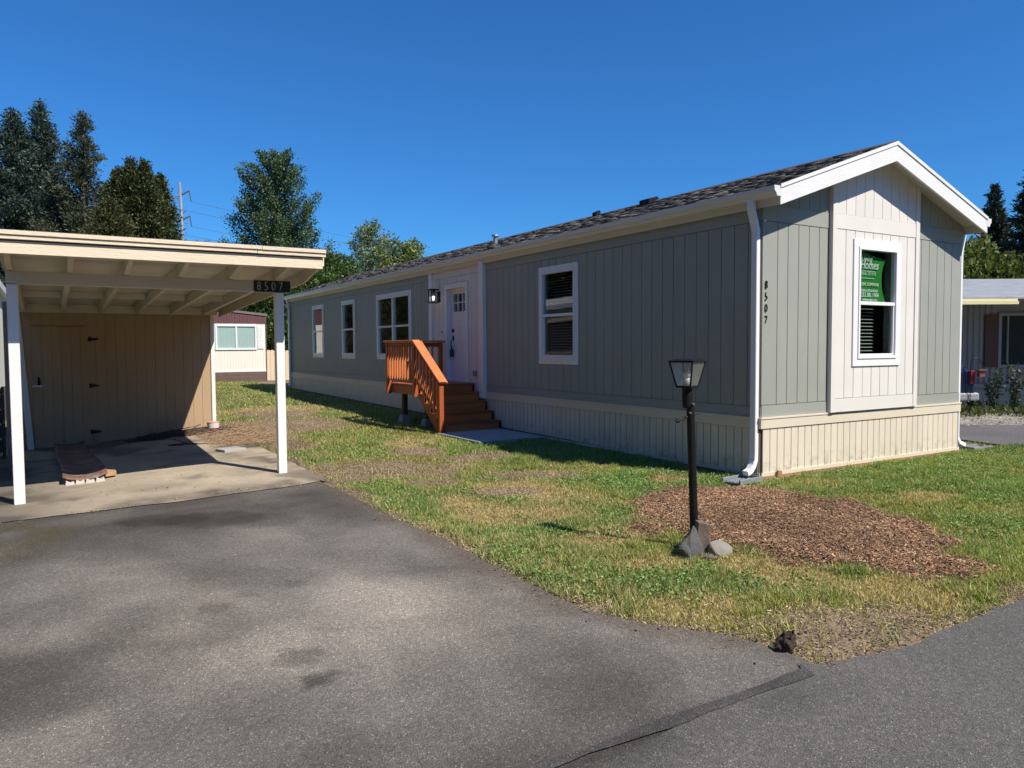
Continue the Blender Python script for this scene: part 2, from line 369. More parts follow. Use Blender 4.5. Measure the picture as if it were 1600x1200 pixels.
OIL = [((-5.97, -2.52), (.095, .09), .42), ((-5.99, -2.22), (.125, .12), .62), ((-6.21, -1.23), (.12, .11), .72), ((-5.99, -1.07), (.09, .08), .72), ((-5.69, -1.0), (.10, .09), .72),
       ((-5.78, 1.3), (.55, .35), .62), ((-6.2, 1.55), (.5, .3), .7), ((-5.4, 1.0), (.4, .3), .75), ((-5.2, 1.6), (.25, .2), .75)]
def drivecol(x, y):
    b = np.array([.150, .134, .117])[None]*np.ones((len(x), 1))
    mott = fbm(x, y, .75, 21, 5); b = b*(.25+1.5*mott)[:, None]
    u = x*.86+y*.5; bl_ = sstep(.5, .62, fbm(x, y, 1.3, 26, 5)); b = b*(1-.17*bl_)[:, None]; band = sstep(.48, .72, fbm(u*.3, (y-.25*x)*1.1, .8, 24, 3)); b = b*(1-.34*band)[:, None]
    lt = sstep(.48, .66, fbm(x, y, .55, 28, 5)); b = b*(1+.45*lt[:, None]*np.array([1.08, 1.0, .88])); tk = sstep(.5, .62, fbm(x*1.0, y*.3, 1.6, 29, 4)); b = b*(1-.13*tk)[:, None]
    for (cx, cy), (rx, ry), k in OIL:
        d = np.hypot(((x-cx)*.8536-(y-cy)*.5209)/rx, ((x-cx)*.5209+(y-cy)*.8536)/ry)+.5*(fbm(x, y, 7, 31)-.5); w_ = 1-sstep(.8, 1.02, d); b = b*(1-(1-k)*w_[:, None])
    moss = sstep(-6.6, -7.3, x)*sstep(.2, 1.6, y)*sstep(.4, .62, fbm(x, y, 3, 33)); b = b*(1-moss[:, None])+np.array([.075, .062, .03])*moss[:, None]
    ed = 1-sstep(0, .3, -poly_dist(x, y, DRIVE)+.3*(fbm(x, y, 4, 35)-.5)); ed = ed*(y > -3.3)
    b = b*(1-.55*ed[:, None])+np.array([.12, .088, .062])*.55*ed[:, None]
    seam = np.exp(-((y-(-3.74)-.05*(fbm(x, y, 2, 37)-.5))/.07)**2)*(x > -12); b = b*(1-.5*seam[:, None])
    return b
def roadcol(x, y):
    b = np.array([.112, .104, .096])[None]*np.ones((len(x), 1)); b = b*(.78+.45*fbm(x, y, .8, 41, 5))[:, None]
    seam = np.exp(-((y-(-3.78)-.06*(fbm(x, y, 2.5, 37)-.5))/.045)**2)*(x < -3.9); return b*(1-.45*seam[:, None])
sheet('driveway', DRIVE, .065, .004, asph, drivecol, .03, 3)
sheet('road', [(-60, -3.74), (-5.3, -3.80), (-4.7, -3.70), (-3.9, -3.63), (-3.4, -3.76), (-2.75, -3.72), (-1.9, -3.70), (0, -3.72), (60, -3.74), (60, -11), (-60, -11)], .16, .009, asph, roadcol, .035, 8, region=(-10, 4, -8, -3.7))
def seamP():
    P = [(-3.95, -3.60)]; Q = []
    for i in range(40):
        x = -4.0-i*.1; c = -3.69-.01*i*.1; w_ = .006+.075*max(0, float(fbm(x, 0., 2.6, 62))-.28); Q.append((x, c+w_+.03*abs(float(fbm(x, 3., 9, 63))-.5))); P.append((x, c-w_-.03*abs(float(fbm(x, 7., 9, 64))-.5)))
    return P+Q[::-1]
sheet('asphalt_seam', seamP(), .05, .014, asph, lambda x, y: np.array([.066, .06, .057])*(.6+.9*fbm(x, y, 4, 66))[:, None], .012, 31)
# neighbour's lane beyond the house
sheet('side_lane', [(5.5, -3.75), (5.4, -.2), (5.55, .6), (6.2, 3), (7, 12), (9.6, 12), (8.6, 3.4), (8.0, 1.9), (8.9, 1.2), (11.5, -.9), (16, -3.75)], .3, .012, asph, lambda x, y: np.array([.13, .125, .125])*(.7+.6*fbm(x, y, 1, 44))[:, None], .06, 12)

# ------------------------------------------------ the grey-green home
W, L, ZS, ZT = 4.18, 19.95, .72, 2.985
home = thing('manufactured_home', (0, 0, 0), 'long sage green single-storey home with white trim and cream skirting', 'house')
slope = .35
def roofz(x): return 3.335+slope*(min(x, W-x)+.07)          # top of rake board
openL = [(3.62, 4.55, 1.36, 2.78), (9.94, 11.90, 1.36, 2.78), (13.62, 14.54, 1.36, 2.78), (16.32, 17.28, 1.36, 2.78), (7.24, 8.06, .87, 2.76)]
def cut(u0, u1, z0, z1, ops):
    """rectangles of a board column left around openings"""
    xs = sorted({u0, u1, *[min(max(o[0], u0), u1) for o in ops], *[min(max(o[1], u0), u1) for o in ops]})
    R = []
    for a, b in zip(xs[:-1], xs[1:]):
        if b-a < .004: continue
        mid = (a+b)/2; segs = [(z0, z1)]
        for o in ops:
            if o[0] < mid < o[1]:
                new = []
                for s0, s1 in segs:
                    if o[2] > s0: new.append((s0, min(s1, o[2])))
                    if o[3] < s1: new.append((max(s0, o[3]), s1))
                segs = [s for s in new if s[1]-s[0] > .004]
        for s in segs: R.append((a, b, *s))
    return R
def wall_sheet(axis, ops, a0, a1, z0, z1, d0, d1, name, m, parent, ztop=None):
    mb = MB()
    for (a, b, s, t) in cut(a0, a1, z0, z1, ops):
        if axis == 'x': mb.box(d0, d1, a, b, s, t)
        else: mb.box(a, b, d0, d1, s, t)
    return mb.build(name, m, parent)
wall_sheet('x', openL, .017, L, .66, 3.25, .0155, .12, 'wall', sage, home)
cache = {}
def board(kind, u0, u1, z0, z1, ops, axis, d0, d1, m, parent=home, name='siding_board', g=.008):
    R = cut(u0+g/2, u1-g/2, z0, z1, ops)
    if not R: return
    if len(R) == 1:      # plain pieces share mesh data
        a, b, s, t = R[0]; key = (kind, round(b-a, 3), round(t-s, 3))
        if key not in cache:
            mb = MB()
            if axis == 'x': mb.box(d0, d1, 0, b-a, 0, t-s)
            else: mb.box(0, b-a, d0, d1, 0, t-s)
            cache[key] = mb.mesh(name, m, bevel=.0025)
        return put(name, cache[key], parent, loc=(0, a, s) if axis == 'x' else (a, 0, s))
    if len({(round(r_[0], 4), round(r_[1], 4)) for r_ in R}) == 1:
        for r_ in R: board(kind, r_[0]-g/2, r_[1]+g/2, r_[2], r_[3], [], axis, d0, d1, m, parent, name, g)
        return
    mb = MB()
    for a, b, s, t in R:
        if axis == 'x': mb.box(d0, d1, a, b, s, t)
        else: mb.box(a, b, d0, d1, s, t)
    return mb.build(name, m, parent)
ops_t = [(o[0]-.02, o[1]+.02, o[2]-.02, o[3]+.02) for o in openL]
edges = [.0135, .21]+[.21+.2075*i for i in range(1, 200)]
bayL = (6.52, 8.84)
for a, b in zip(edges[:-1], edges[1:]):
    if a >= L: break
    b = min(b, L)
    if a < bayL[0]: board('s', a, min(b, bayL[0]), .845, 2.98, ops_t, 'x', 0, .0155, sage)
    if b > bayL[1]: board('s', max(a, bayL[1]), b, .845, 2.98, ops_t, 'x', 0, .0155, sage)
bays = [bayL[0]+.1+.2*i for i in range(12)]; bays[-1] = bayL[1]-.05
for a, b in zip(bays[:-1], bays[1:]): board('b', a, b, .86, 2.98, [(7.12, 8.18, .8, 2.86)], 'x', -.004, .0155, offw)
for a, b, m, dx in ((0, bayL[0], sage, 0), (bayL[1], L, sage, 0), (bayL[0], bayL[1], offw, .003)):
    MB().box(-.006-dx, .0155, a+.003, b-.003, 2.984, 3.16).build('frieze_board', m, home)
    if m is sage: MB().box(-.006, .0155, a+.003, b-.003, ZS+.004, .841).build('base_board', m, home)
MB().box(-.009, .0155, bayL[0]+.1, 7.12, ZS-.04, .856).build('base_board', offw, home)
MB().box(-.009, .0155, 8.18, bayL[1]-.1, ZS-.04, .856).build('base_board', offw, home)
MB().box(-.075, .0155, 6.44, 6.60, .60, 3.165).build('pilaster', white, home, bevel=.004)
MB().box(-.045, .0155, 8.72, 8.87, .60, 3.165).build('pilaster', white, home, bevel=.004)

# gable end (facing the camera), bay stands proud
BX0, BX1 = 1.19, 3.03; PY = -.045
openG = [(1.70, 2.52, 1.38, 2.79)]
def ztop(x): return roofz(x)-.10
wall = MB(); 
for (a, b, s, t) in cut(0.12, W-.12, .66, 3.2, openG): wall.box(a, b, .0155, .12, s, t)
wall.prism([(0.12, .0155, 3.2), (W-.12, .0155, 3.2), (W-.12, .0155, ztop(W-.12)), (W/2, .0155, ztop(W/2)), (.12, .0155, ztop(.12))], (0, .1, 0))
for (a, b, s, t) in cut(BX0+.02, BX1-.02, .70, 3.2, openG): wall.box(a, b, PY+.0145, .0145, s, t)
wall.prism([(BX0+.02, PY+.0145, 3.2), (BX1-.02, PY+.0145, 3.2), (BX1-.02, PY+.0145, ztop(BX1)-.01), (W/2, PY+.0145, ztop(W/2)-.01), (BX0+.02, PY+.0145, ztop(BX0)-.01)], (0, -PY-.001, 0))
wall.build('wall', sage, home)
gx = [0, .26, .44, .63, .82, 1.01, BX0]
for xs, m, d0, d1, k in ((gx, sage, 0, .0155, 'g'), ([W-v for v in gx][::-1], sage, 0, .0155, 'g'), ([BX0+.085+i*(BX1-BX0-.17)/9 for i in range(10)], offw, PY, PY+.0145, 'h')):
    for a, b in zip(xs[:-1], xs[1:]):
        bay = m is offw
        board(k, a, b, .895 if bay else .865, 2.98, [(1.66, 2.56, 1.34, 2.83)] if bay else [], 'y', d0, d1, m)
        # pieces above the frieze, cut to the roof slope
        A, B = a+.004, b-.004; pts = [(A, d0, 3.172), (B, d0, 3.172), (B, d0, ztop(B))]
        if A < W/2 < B: pts.append((W/2, d0, ztop(W/2)))
        pts.append((A, d0, ztop(A)))
        if ztop(A) > 3.19 or ztop(B) > 3.19:
            MB().prism([(p[0], p[1], max(p[2], 3.172)) for p in pts], (0, d1-d0, 0)).build('siding_board', m, home)
for a, b, m, d, zb in ((.003, BX0-.001, sage, 0, .862), (BX1+.001, W-.003, sage, 0, .862), (BX0+.085, BX1-.085, offw, PY, .892)):
    MB().box(a, b, d-.006, d+.014, ZS+.003, zb-.002).build('base_board', m, home)
    MB().box(a, b, d-.006, d+.014, 2.984, 3.168).build('frieze_board', m, home)
for x0 in (BX0, BX1-.085):
    MB().prism([(x0, PY-.012, ZS+.003), (x0+.085, PY-.012, ZS+.003), (x0+.085, PY-.012, ztop(x0+.085)-.004), (x0, PY-.012, ztop(x0)-.004)], (0, .057, 0)).build('corner_trim', offw, home)

# skirting
def rib_mesh(n):
    mb = MB(); w_ = .124
    mb.prism([(0, .0, 0), (w_-.012, .0, 0), (w_-.006, .009, 0), (w_, .009, 0), (w_, .014, 0), (0, .014, 0)], (0, 0, n)); return mb.mesh('skirting_panel', cream)
H = ZS-.13-.05
rg = rib_mesh(H)
ribx = MB().prism([(0, 0, 0), (0, .112, 0), (.009, .118, 0), (.009, .124, 0), (.014, .124, 0), (.014, 0, 0)], (0, 0, H)).mesh('skirting_panel', cream)
n = int((W-.06)/.124)
for i in range(n): put('skirting_panel', rg, home, loc=(.03+i*(W-.06)/n, -.008, .055))
for i in range(160):
    y = .03+i*.1244
    if y > L-.1: break
    put('skirting_panel', ribx, home, loc=(-.008, y, .05+.0085*y))
MB().box(.0, .1, 0.02, L, -.02, .64).box(.03, W, .006, .1, -.02, .64).build('skirting_backing', under, home)
MB().box(-.022, .0, -.022, L, .59, ZS).box(-.03, .0, -.03, L, .70, ZS+.002).build('skirting_band', creamband, home, bevel=.002)
MB().box(.0005, W+.02, -.022, .0, .59, ZS).box(.0005, W+.02, -.03, .0, .70, ZS+.002).build('skirting_band', creamband, home, bevel=.002)
MB().box(-.02, -.0085, 0, L, .03, .07).box(-.0, W, -.02, -.0085, .035, .075).build('skirting_track', creamband, home)
MB().box(.01, W+.03, -.03, .004, -.05, .034).build('base_timber', woodbase, home)
MB().prism([(.22, -.06, -.03), (.32, -.06, -.03), (.30, -.06, .085), (.24, -.06, .09)], (0, .027, 0)).build('timber_stake', woodbase, home)
# the two sides the camera does not see
MB().box(W-.12, W, .12, L, .66, 3.25).box(0, W, L-.0, L+.1, .0, 3.25).box(W-.03, W+.01, .0, L, 0, .66).prism([(0, L, 3.25), (W, L, 3.25), (W/2, L, ztop(W/2))], (0, .1, 0)).build('wall', sage, home)
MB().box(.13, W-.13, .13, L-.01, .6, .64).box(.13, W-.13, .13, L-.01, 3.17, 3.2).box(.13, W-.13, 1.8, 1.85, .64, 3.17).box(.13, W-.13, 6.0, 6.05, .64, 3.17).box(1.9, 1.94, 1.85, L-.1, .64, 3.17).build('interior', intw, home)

# roof
roof = MB()
y0, y1 = -.30, L+.3
for s in (0, 1):
    xe = -.07; pts = [(xe, 3.315), (W/2, 3.315+slope*(W/2-xe)), (W/2, 3.315+slope*(W/2-xe)-.07), (xe, 3.315-.07)]
    if s: pts = [(W-a, b) for a, b in pts]
    roof.prism([(a, y0+.03, b) for a, b in pts], (0, y1-y0-.03, 0))
rf = roof.build('roof', under, home)
SH = mat('asphalt_shingle', (0, 0, 0), .92, .35, 120, .7, 150, spec=.15, attr='Col')
vs = []; fs = []; cs = []
sl_len = math.hypot(W/2+.1, slope*(W/2+.1)); nrow = 17; ux, uz = 1/math.hypot(1, slope), slope/math.hypot(1, slope)
pal = np.array([[.085, .08, .077], [.115, .105, .098], [.062, .058, .057], [.14, .125, .115], [.10, .092, .087]])
for side in (0, 1):
    for r in range(nrow):
        s0 = r*sl_len/nrow-.02; s1 = (r+1)*sl_len/nrow+.01; y = y0+(r % 3)*.11-.3
        while y < y1:
            wd = random.choice((.13, .17, .22, .28)); a = max(y, y0); b = min(y+wd-.006, y1)
            if b > a+.02:
                th = random.choice((.012, .018, .026)); k = len(vs)
                for (s, h0, h1) in ((s0, .001, th), (s1, .001, .004)):
                    for yy in (a, b):
                        for h_ in (h0, h1):
                            x = -.10+s*ux-h_*uz; z = 3.315+slope*(-.03)+s*uz+h_*ux+.004
                            vs.append((W-x if side else x, yy, z))
                c = pal[random.randrange(5)]*random.uniform(1.1, 1.9)
                cs += [c]*8; fs += [(k, k+1, k+3, k+2), (k+4, k+6, k+7, k+5), (k+1, k+5, k+7, k+3), (k, k+2, k+6, k+4), (k, k+4, k+5, k+1), (k+2, k+3, k+7, k+6)]
            y += wd
put('shingles', mesh_np('shingles', vs, fs, SH, np.array(cs)), rf, kind='stuff')
zr = 3.315+slope*(W/2+.07)
mb = MB()
k = 0
yy = y0
while yy < y1-.2:
    mb.prism([(W/2-.14, yy, zr-.03), (W/2, yy, zr+.028), (W/2+.14, yy, zr-.03), (W/2, yy, zr-.01)], (0, .205, 0)); yy += .2
me = mb.mesh('ridge_cap', mat('ridge_shingle', (.07, .065, .062), .9, .4, 14, .6, 150)); put('ridge_cap', me, rf)
def vent(x, y, s):
    z = 3.335+slope*(x+.07); return MB().prism([(x-s, y-s, z-.05), (x-s, y-s, z+.05), (x+s*.6, y-s, z+.09+slope*s*.4), (x+s, y-s, z+.03+slope*s)], (0, 2*s, 0)).build('roof_vent', black, rf, bevel=.004)
vent(1.8, 3.95, .12); vent(1.25, 4.3, .07) if False else None
vent(1.95, 5.6, .06)
z = 3.32+slope*(1.12+.07)
MB().tube([(1.12, 8, z-.05), (1.12, 8, z+.16)], .05, 12).tube([(1.12, 8, z+.16), (1.12, 8, z+.19), (1.12, 8, z+.21)], [.085, .08, .03], 12).build('vent_pipe', galv, rf)
# rake boards, soffit, eave boards
for s in (0, 1):
    pts = [(-.07, 3.335), (W/2, 3.335+slope*(W/2+.07)), (W/2, 3.335+slope*(W/2+.07)-.235), (-.07, 3.335-.215)]
    if s: pts = [(W-a, b) for a, b in pts]
    MB().prism([(a, y0, b-.012) for a, b in pts], (0, .028, 0)).build('rake_board', fasciaw, home)
    pts = [(-.075, 3.335), (W/2, 3.335+slope*(W/2+.07)), (W/2, 3.335+slope*(W/2+.07)-.045), (-.075, 3.335-.04)]
    if s: pts = [(W-a, b) for a, b in pts]
    MB().prism([(a, y0-.012, b-.004) for a, b in pts], (0, .012, 0)).build('rake_trim', fasciaw, home)
    pts = [(-.04, 3.335-.11), (W/2, 3.335+slope*(W/2+.04)-.10), (W/2, 3.335+slope*(W/2+.04)-.085), (-.04, 3.335-.09)]
    if s: pts = [(W-a, b) for a, b in pts]
    MB().prism([(a, y0+.028, b) for a, b in pts], (0, .40, 0)).build('soffit', soff, home)
MB().box(-.055, -.035, y0+.028, L+.25, 3.12, 3.29).box(-.035, .0, .0, L, 3.163, 3.18).build('eave_board', soff, home)
MB().box(W+.035, W+.055, y0+.028, L+.25, 3.12, 3.29).build('eave_board', soff, home)
def gutter(xi, sgn):
    p = [(0, 3.20), (.075*sgn, 3.20), (.085*sgn, 3.23), (.115*sgn, 3.26), (.118*sgn, 3.312), (.108*sgn, 3.312), (.106*sgn, 3.268), (.076*sgn, 3.238), (.070*sgn, 3.208), (.006*sgn, 3.208), (.006*sgn, 3.312), (0, 3.312)]
    mb = MB().prism([(xi+a, y0+.0, b) for a, b in p], (0, L+.55, 0))
    mb.prism([(xi+a, y0-.003, b) for a, b in p[:5]]+[(xi, y0-.003, 3.312)], (0, .006, 0))
    return mb.build('gutter', gutterm, home)
gutter(-.056, -1); gutter(W+.056, 1)
def spout(pts, w_=.085, d=.06):
    mb = MB(); 
    pts = [Vector(p) for p in pts]; k = len(mb.v); R = []
    for i, p in enumerate(pts):
        dd_ = (pts[min(i+1, len(pts)-1)]-pts[max(i-1, 0)]).normalized()
        a = Vector((0, 1, 0)); b = dd_.cross(a).normalized(); R.append([p+a*sx*w_/2+b*sy*d/2 for sx, sy in ((-1, -1), (1, -1), (1, 1), (-1, 1))])
    vs_ = [q for r_ in R for q in r_]; f_ = []
    for i in range(len(R)-1):
        for j in range(4): f_.append((4*i+j, 4*i+(j+1) % 4, 4*i+4+(j+1) % 4, 4*i+4+j))
    f_ += [(0, 1, 2, 3), tuple(4*(len(R)-1)+j for j in (3, 2, 1, 0))]
    mb.add(vs_, f_); return mb.build('downspout', downm, home, bevel=.006)
spout([(-.115, .07, 3.22), (-.115, .07, 3.12), (-.105, .07, 3.08), (-.055, .065, 2.92), (-.045, .06, 2.86), (-.045, .06, .30), (-.05, .06, .22), (-.08, .055, .16), (-.14, .04, .11), (-.22, .03, .085)])
MB().box(-.1, -.045, .055-.05, .055+.05, .0, .06).build('spout_block', black, home) if False else None
spout([(W+.115, .06, 3.22), (W+.115, .06, 3.12), (W+.05, .06, 2.9), (W+.045, .06, 2.84), (W+.045, .06, .28), (W+.05, .06, .2), (W+.09, .05, .13), (W+.2, .03, .085)])
MB().box(-.02, .1, L-.02, L+.04, .7, 3.2).build('corner_trim', white, home)
spout([(-.11, L-.05, 3.2), (-.05, L-.05, 2.9), (-.045, L-.05, .35), (-.1, L-.05, .28)])

# windows
def window(axis, u0, u1, z0, z1, off, label=None, cols=1, trim=.09, blind=0, mid=.5, head=.0):
    """trim > sash, pane, blind. off = outer wall plane; depth goes into the house"""
    def bx(mb, a0, a1, d0, d1, s, t):
        if axis == 'x': mb.box(off+d0, off+d1, a0, a1, s, t)
        else: mb.box(a0, a1, off+d0, off+d1, s, t)
    t = MB(); e = .02
    bx(t, u0-trim, u1+trim, -.018, e, z1, z1+trim+head); bx(t, u0-trim, u1+trim, -.018, e, z0-trim, z0)
    bx(t, u0-trim, u0, -.018, e, z0+.0005, z1-.0005); bx(t, u1, u1+trim, -.018, e, z0+.0005, z1-.0005)
    W_ = t.build('window', white, home, bevel=.003)
    if label: W_['label'] = label
    bx(f := MB(), u0, u1, -.03, .05, z1-.035, z1); bx(f, u0, u1, -.03, .05, z0, z0+.035)
    bx(f, u0, u0+.032, -.03, .05, z0+.035, z1-.035); bx(f, u1-.032, u1, -.03, .05, z0+.035, z1-.035)
    cw = (u1-u0)/cols; zm = z0+(z1-z0)*mid
    for i in range(1, cols): bx(f, u0+i*cw-.04, u0+i*cw+.04, -.03, .05, z0+.035, z1-.035)
    f.build('window_frame', vinyl, W_, bevel=.002)
    for i in range(cols):
        a, b = u0+i*cw+.033+(.008 if i else 0), u0+(i+1)*cw-.033-(.008 if i < cols-1 else 0)
        s = MB(); bx(s, a, b, -.015, .03, zm-.022, zm+.022)
        bx(s, a, a+.025, -.008, .03, z0+.036, zm-.023); bx(s, b-.025, b, -.008, .03, z0+.036, zm-.023); bx(s, a+.026, b-.026, -.008, .03, z0+.036, z0+.062)
        s.build('sash', vinyl, W_, bevel=.002)
        for q, (s0, s1, dp) in enumerate(((zm+.022, z1-.035, .012), (z0+.06, zm-.022, .02))):
            p = MB(); bx(p, a, b, dp, dp+.001, s0, s1)
            if axis == 'x': p = MB().add([(off+dp, a, s0), (off+dp, b, s0), (off+dp, b, s1), (off+dp, a, s1)], [(0, 3, 2, 1)])
            else: p = MB().add([(a, off+dp, s0), (b, off+dp, s0), (b, off+dp, s1), (a, off+dp, s1)], [(0, 1, 2, 3)])
            me = bpy.data.meshes.new('pane'); me.from_pydata(p.v, [], p.f); me.materials.append(glass); put('pane', me, W_)
        if blind:
            bl = MB(); zz = z0+.05
            while zz < z1-.05:
                y_ = .10; tl = .012
                if axis == 'x': bl.prism([(off+y_, a, zz), (off+y_+.04, a, zz+tl), (off+y_+.04, a, zz+tl+.002), (off+y_, a, zz+.002)], (0, (b-a), 0))
                else: bl.prism([(a, off+y_, zz), (a, off+y_+.04, zz+tl), (a, off+y_+.04, zz+tl+.002), (a, off+y_, zz+.002)], ((b-a)*blind, 0, 0))
                zz += .045
            o = bl.build('blind', blindm, W_)
    return W_
window('x', 3.62, 4.55, 1.36, 2.78, 0, None, 1, .085, blind=1)
window('x', 9.94, 11.90, 1.36, 2.78, 0, None, 2, .085)
window('x', 13.62, 14.54, 1.36, 2.78, 0, None, 1, .085)
window('x', 16.32, 17.28, 1.36, 2.78, 0, None, 1, .085)
window('y', 1.70, 2.52, 1.38, 2.79, PY, None, 1, .095, blind=.62)

# front door, set back in its bay
dm = mat('door_paint', (.72, .72, .74), .35, .02)
D = MB(); dx = .085
for s in ((7.14, 7.245, .87, 2.745), (8.055, 8.16, .87, 2.745)): D.box(-.025, dx+.03, s[0], s[1], s[2], s[3])
D.box(-.025, dx+.03, 7.14, 8.16, 2.745, 2.85)
df = D.build('door_frame', white, home, bevel=.003)
dr_ops = [(7.30, 7.80, 2.27, 2.66)]
S_ = MB()
for a, b, s, t in cut(7.247, 8.053, .885, 2.743, [(7.36, 7.94, 2.28, 2.64)]): S_.box(dx, dx+.04, a, b, s, t)
door = S_.build('door', dm, home)
pnl = MB()
for a, b, s, t in ((7.34, 7.62, 1.1, 2.0), (7.68, 7.96, 1.1, 2.0), (7.34, 7.96, 2.08, 2.16)): pnl.box(dx-.007, dx, a, b, s, t)
pnl.build('door_panel', dm, door, bevel=.003)
mu = MB()
for i in range(1, 3): mu.box(dx-.004, dx+.03, 7.36+i*.58/3-.012, 7.36+i*.58/3+.012, 2.28, 2.64)
mu.box(dx-.003, dx+.028, 7.36, 7.94, 2.45, 2.472).box(dx-.01, dx, 7.335, 7.965, 2.64, 2.665).box(dx-.01, dx, 7.335, 7.965, 2.255, 2.28).box(dx-.01, dx, 7.335, 7.36, 2.28, 2.64).box(dx-.01, dx, 7.94, 7.965, 2.28, 2.64).build('muntin', dm, door)
me = bpy.data.meshes.new('pane'); me.from_pydata([(dx+.012, 7.36, 2.28), (dx+.012, 7.94, 2.28), (dx+.012, 7.94, 2.64), (dx+.012, 7.36, 2.64)], [], [(0, 3, 2, 1)]); me.materials.append(glass); put('pane', me, door)
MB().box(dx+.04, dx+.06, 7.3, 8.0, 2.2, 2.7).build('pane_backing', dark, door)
MB().tube([(dx-.03, 7.95, 1.90), (dx, 7.95, 1.90)], .035, 14).build('deadbolt', black, door)
MB().box(dx-.015, dx, 7.92, 7.985, 1.70, 1.80).tube([(dx-.02, 7.95, 1.72), (dx-.06, 7.95, 1.70), (dx-.065, 7.95, 1.60), (dx-.05, 7.95, 1.53), (dx-.01, 7.95, 1.50)], .011, 8).build('handle', black, door, bevel=.003)
MB().box(dx-.075, dx-.025, 7.915, 7.99, 1.36, 1.52).tube([(dx-.05, 7.935, 1.52), (dx-.05, 7.935, 1.58), (dx-.055, 7.95, 1.60), (dx-.05, 7.97, 1.58), (dx-.05, 7.97, 1.52)], .006, 6).build('key_box', mat('key_box_blue', (.03, .04, .07), .4, .1), door, bevel=.006)
MB().box(-.03, dx, 7.2, 8.1, .855, .884).build('threshold', galv, door)
MB().tube([(-.02, 8.30, 1.88), (-.004, 8.30, 1.88)], .018, 12).build('doorbell', black, home)
MB().box(-.035, -.004, 6.80, 6.93, 1.0, 1.11).build('outlet_box', mat('outlet_grey', (.25, .24, .22), .5), home, bevel=.006)
# house numbers
for i, c in enumerate('8507'):
    txt('numeral', c, numm, .135, (.06, -.008, 2.25-.134*i), ROT_FRONT, home, ext=.005, sx=.78, bold=-.003)
MB().tube([(.01, -.012, 2.98), (.03, -.012, 2.98)], .012, 6).build('spout_strap', white, home)

# poster behind the gable window
green = mat('poster_green', (.02, .22, .02), .55, .08, 4)
P2 = [(1.735, 2.10), (2.40, 2.10), (2.35, 2.19), (2.315, 2.28), (2.30, 2.38), (2.305, 2.48), (2.33, 2.57), (2.385, 2.665), (2.08, 2.70), (1.90, 2.745), (1.735, 2.75)]
poster = MB().prism([(a, PY+.05+.02*(a-1.7), b) for a, b in P2], (0, .004, 0)).build('window_poster', green, label='green real estate poster curling inside the gable window', cat='poster')
wt = mat('poster_white', (.72, .8, .72), .5)
py_ = PY+.045
def pt(s, size, x, z, sx=1.0, shear=0, b=0): txt('poster_print', s, wt, size, (x, py_, z), ROT_FRONT, poster, ext=.001, sx=sx, shear=shear, bold=b)
pt("Living'", .11, 1.96, 2.655, .9, .35); pt('Homes', .155, 2.01, 2.575, .85, .3, .001)
pt('REAL ESTATE', .052, 2.0, 2.465, 1.0); pt('PACIFIC COMMONS', .054, 2.0, 2.33, .88, 0, .001); pt('KENDALL MCLAUGHLIN', .043, 2.01, 2.25, .8, 0, .001)
pt('253.381.1964', .078, 2.03, 2.195, .88, 0, .001); pt('WWW.IHRE.COM', .04, 2.03, 2.13, .95, 0, .001)
MB().box(1.77, 2.14, py_-.001, py_+.001, 2.495, 2.501).box(1.75, 2.12, py_-.001, py_+.001, 2.405, 2.411).box(1.78, 2.14, py_-.001, py_+.001, 2.535, 2.539).prism([(1.775, py_, 2.545), (1.81, py_, 2.59), (1.835, py_, 2.545), (1.82, py_, 2.545), (1.808, py_, 2.565), (1.795, py_, 2.545)], (0, .002, 0)).build('poster_rule', wt, poster)

# wall lantern by the door
lan = thing('wall_lantern', (0, 8.42, 2.5), 'black glass wall lantern beside the white front door', 'lantern')
lx = -.14
MB().box(-.03, -.004, 8.36, 8.48, 2.50, 2.72).box(-.1, -.03, 8.40, 8.44, 2.70, 2.72).build('back_plate', black, lan, bevel=.003)
f = MB(); a = .075; z0, z1 = 2.48, 2.76
for sx_ in (-1, 1):
    for sy_ in (-1, 1): f.box(lx+sx_*a-.007, lx+sx_*a+.007, 8.42+sy_*a-.007, 8.42+sy_*a+.007, z0, z1)
for zz in (z0, z1-.014):
    for s_ in (-1, 1): f.box(lx-a, lx+a, 8.42+s_*a-.007, 8.42+s_*a+.007, zz, zz+.0135).box(lx+s_*a-.007, lx+s_*a+.007, 8.42-a, 8.42+a, zz+.0002, zz+.0137)
f.box(lx-a-.01, lx+a+.01, 8.42-a-.01, 8.42+a+.01, z1, z1+.012).tube([(lx, 8.42, z1), (lx, 8.42, z1-.09)], .022, 10).build('frame', black, lan)
for s_ in (-1, 1): MB().add([(lx-a, 8.42+s_*a, z0), (lx+a, 8.42+s_*a, z0), (lx+a, 8.42+s_*a, z1), (lx-a, 8.42+s_*a, z1)], [(0, 1, 2, 3)]).build('pane', glassc, lan)
MB().add([(lx-a, 8.42-a, z0), (lx-a, 8.42+a, z0), (lx-a, 8.42+a, z1), (lx-a, 8.42-a, z1)], [(0, 1, 2, 3)]).build('pane', glassc, lan)
def bulb(name, c, r, m, parent, stem=.06):
    me = bpy.data.meshes.new(name); bm = bmesh.new(); bmesh.ops.create_uvsphere(bm, u_segments=16, v_segments=10, radius=r)
    bmesh.ops.create_cone(bm, segments=14, radius1=r*.5, radius2=r*.75, depth=stem, matrix=Matrix.Translation((0, 0, -r-.3*stem if stem > 0 else 0)), cap_ends=True)
    bm.to_mesh(me); bm.free(); me.transform(Matrix.Translation(c)); me.shade_smooth(); me.materials.append(m); return put(name, me, parent)
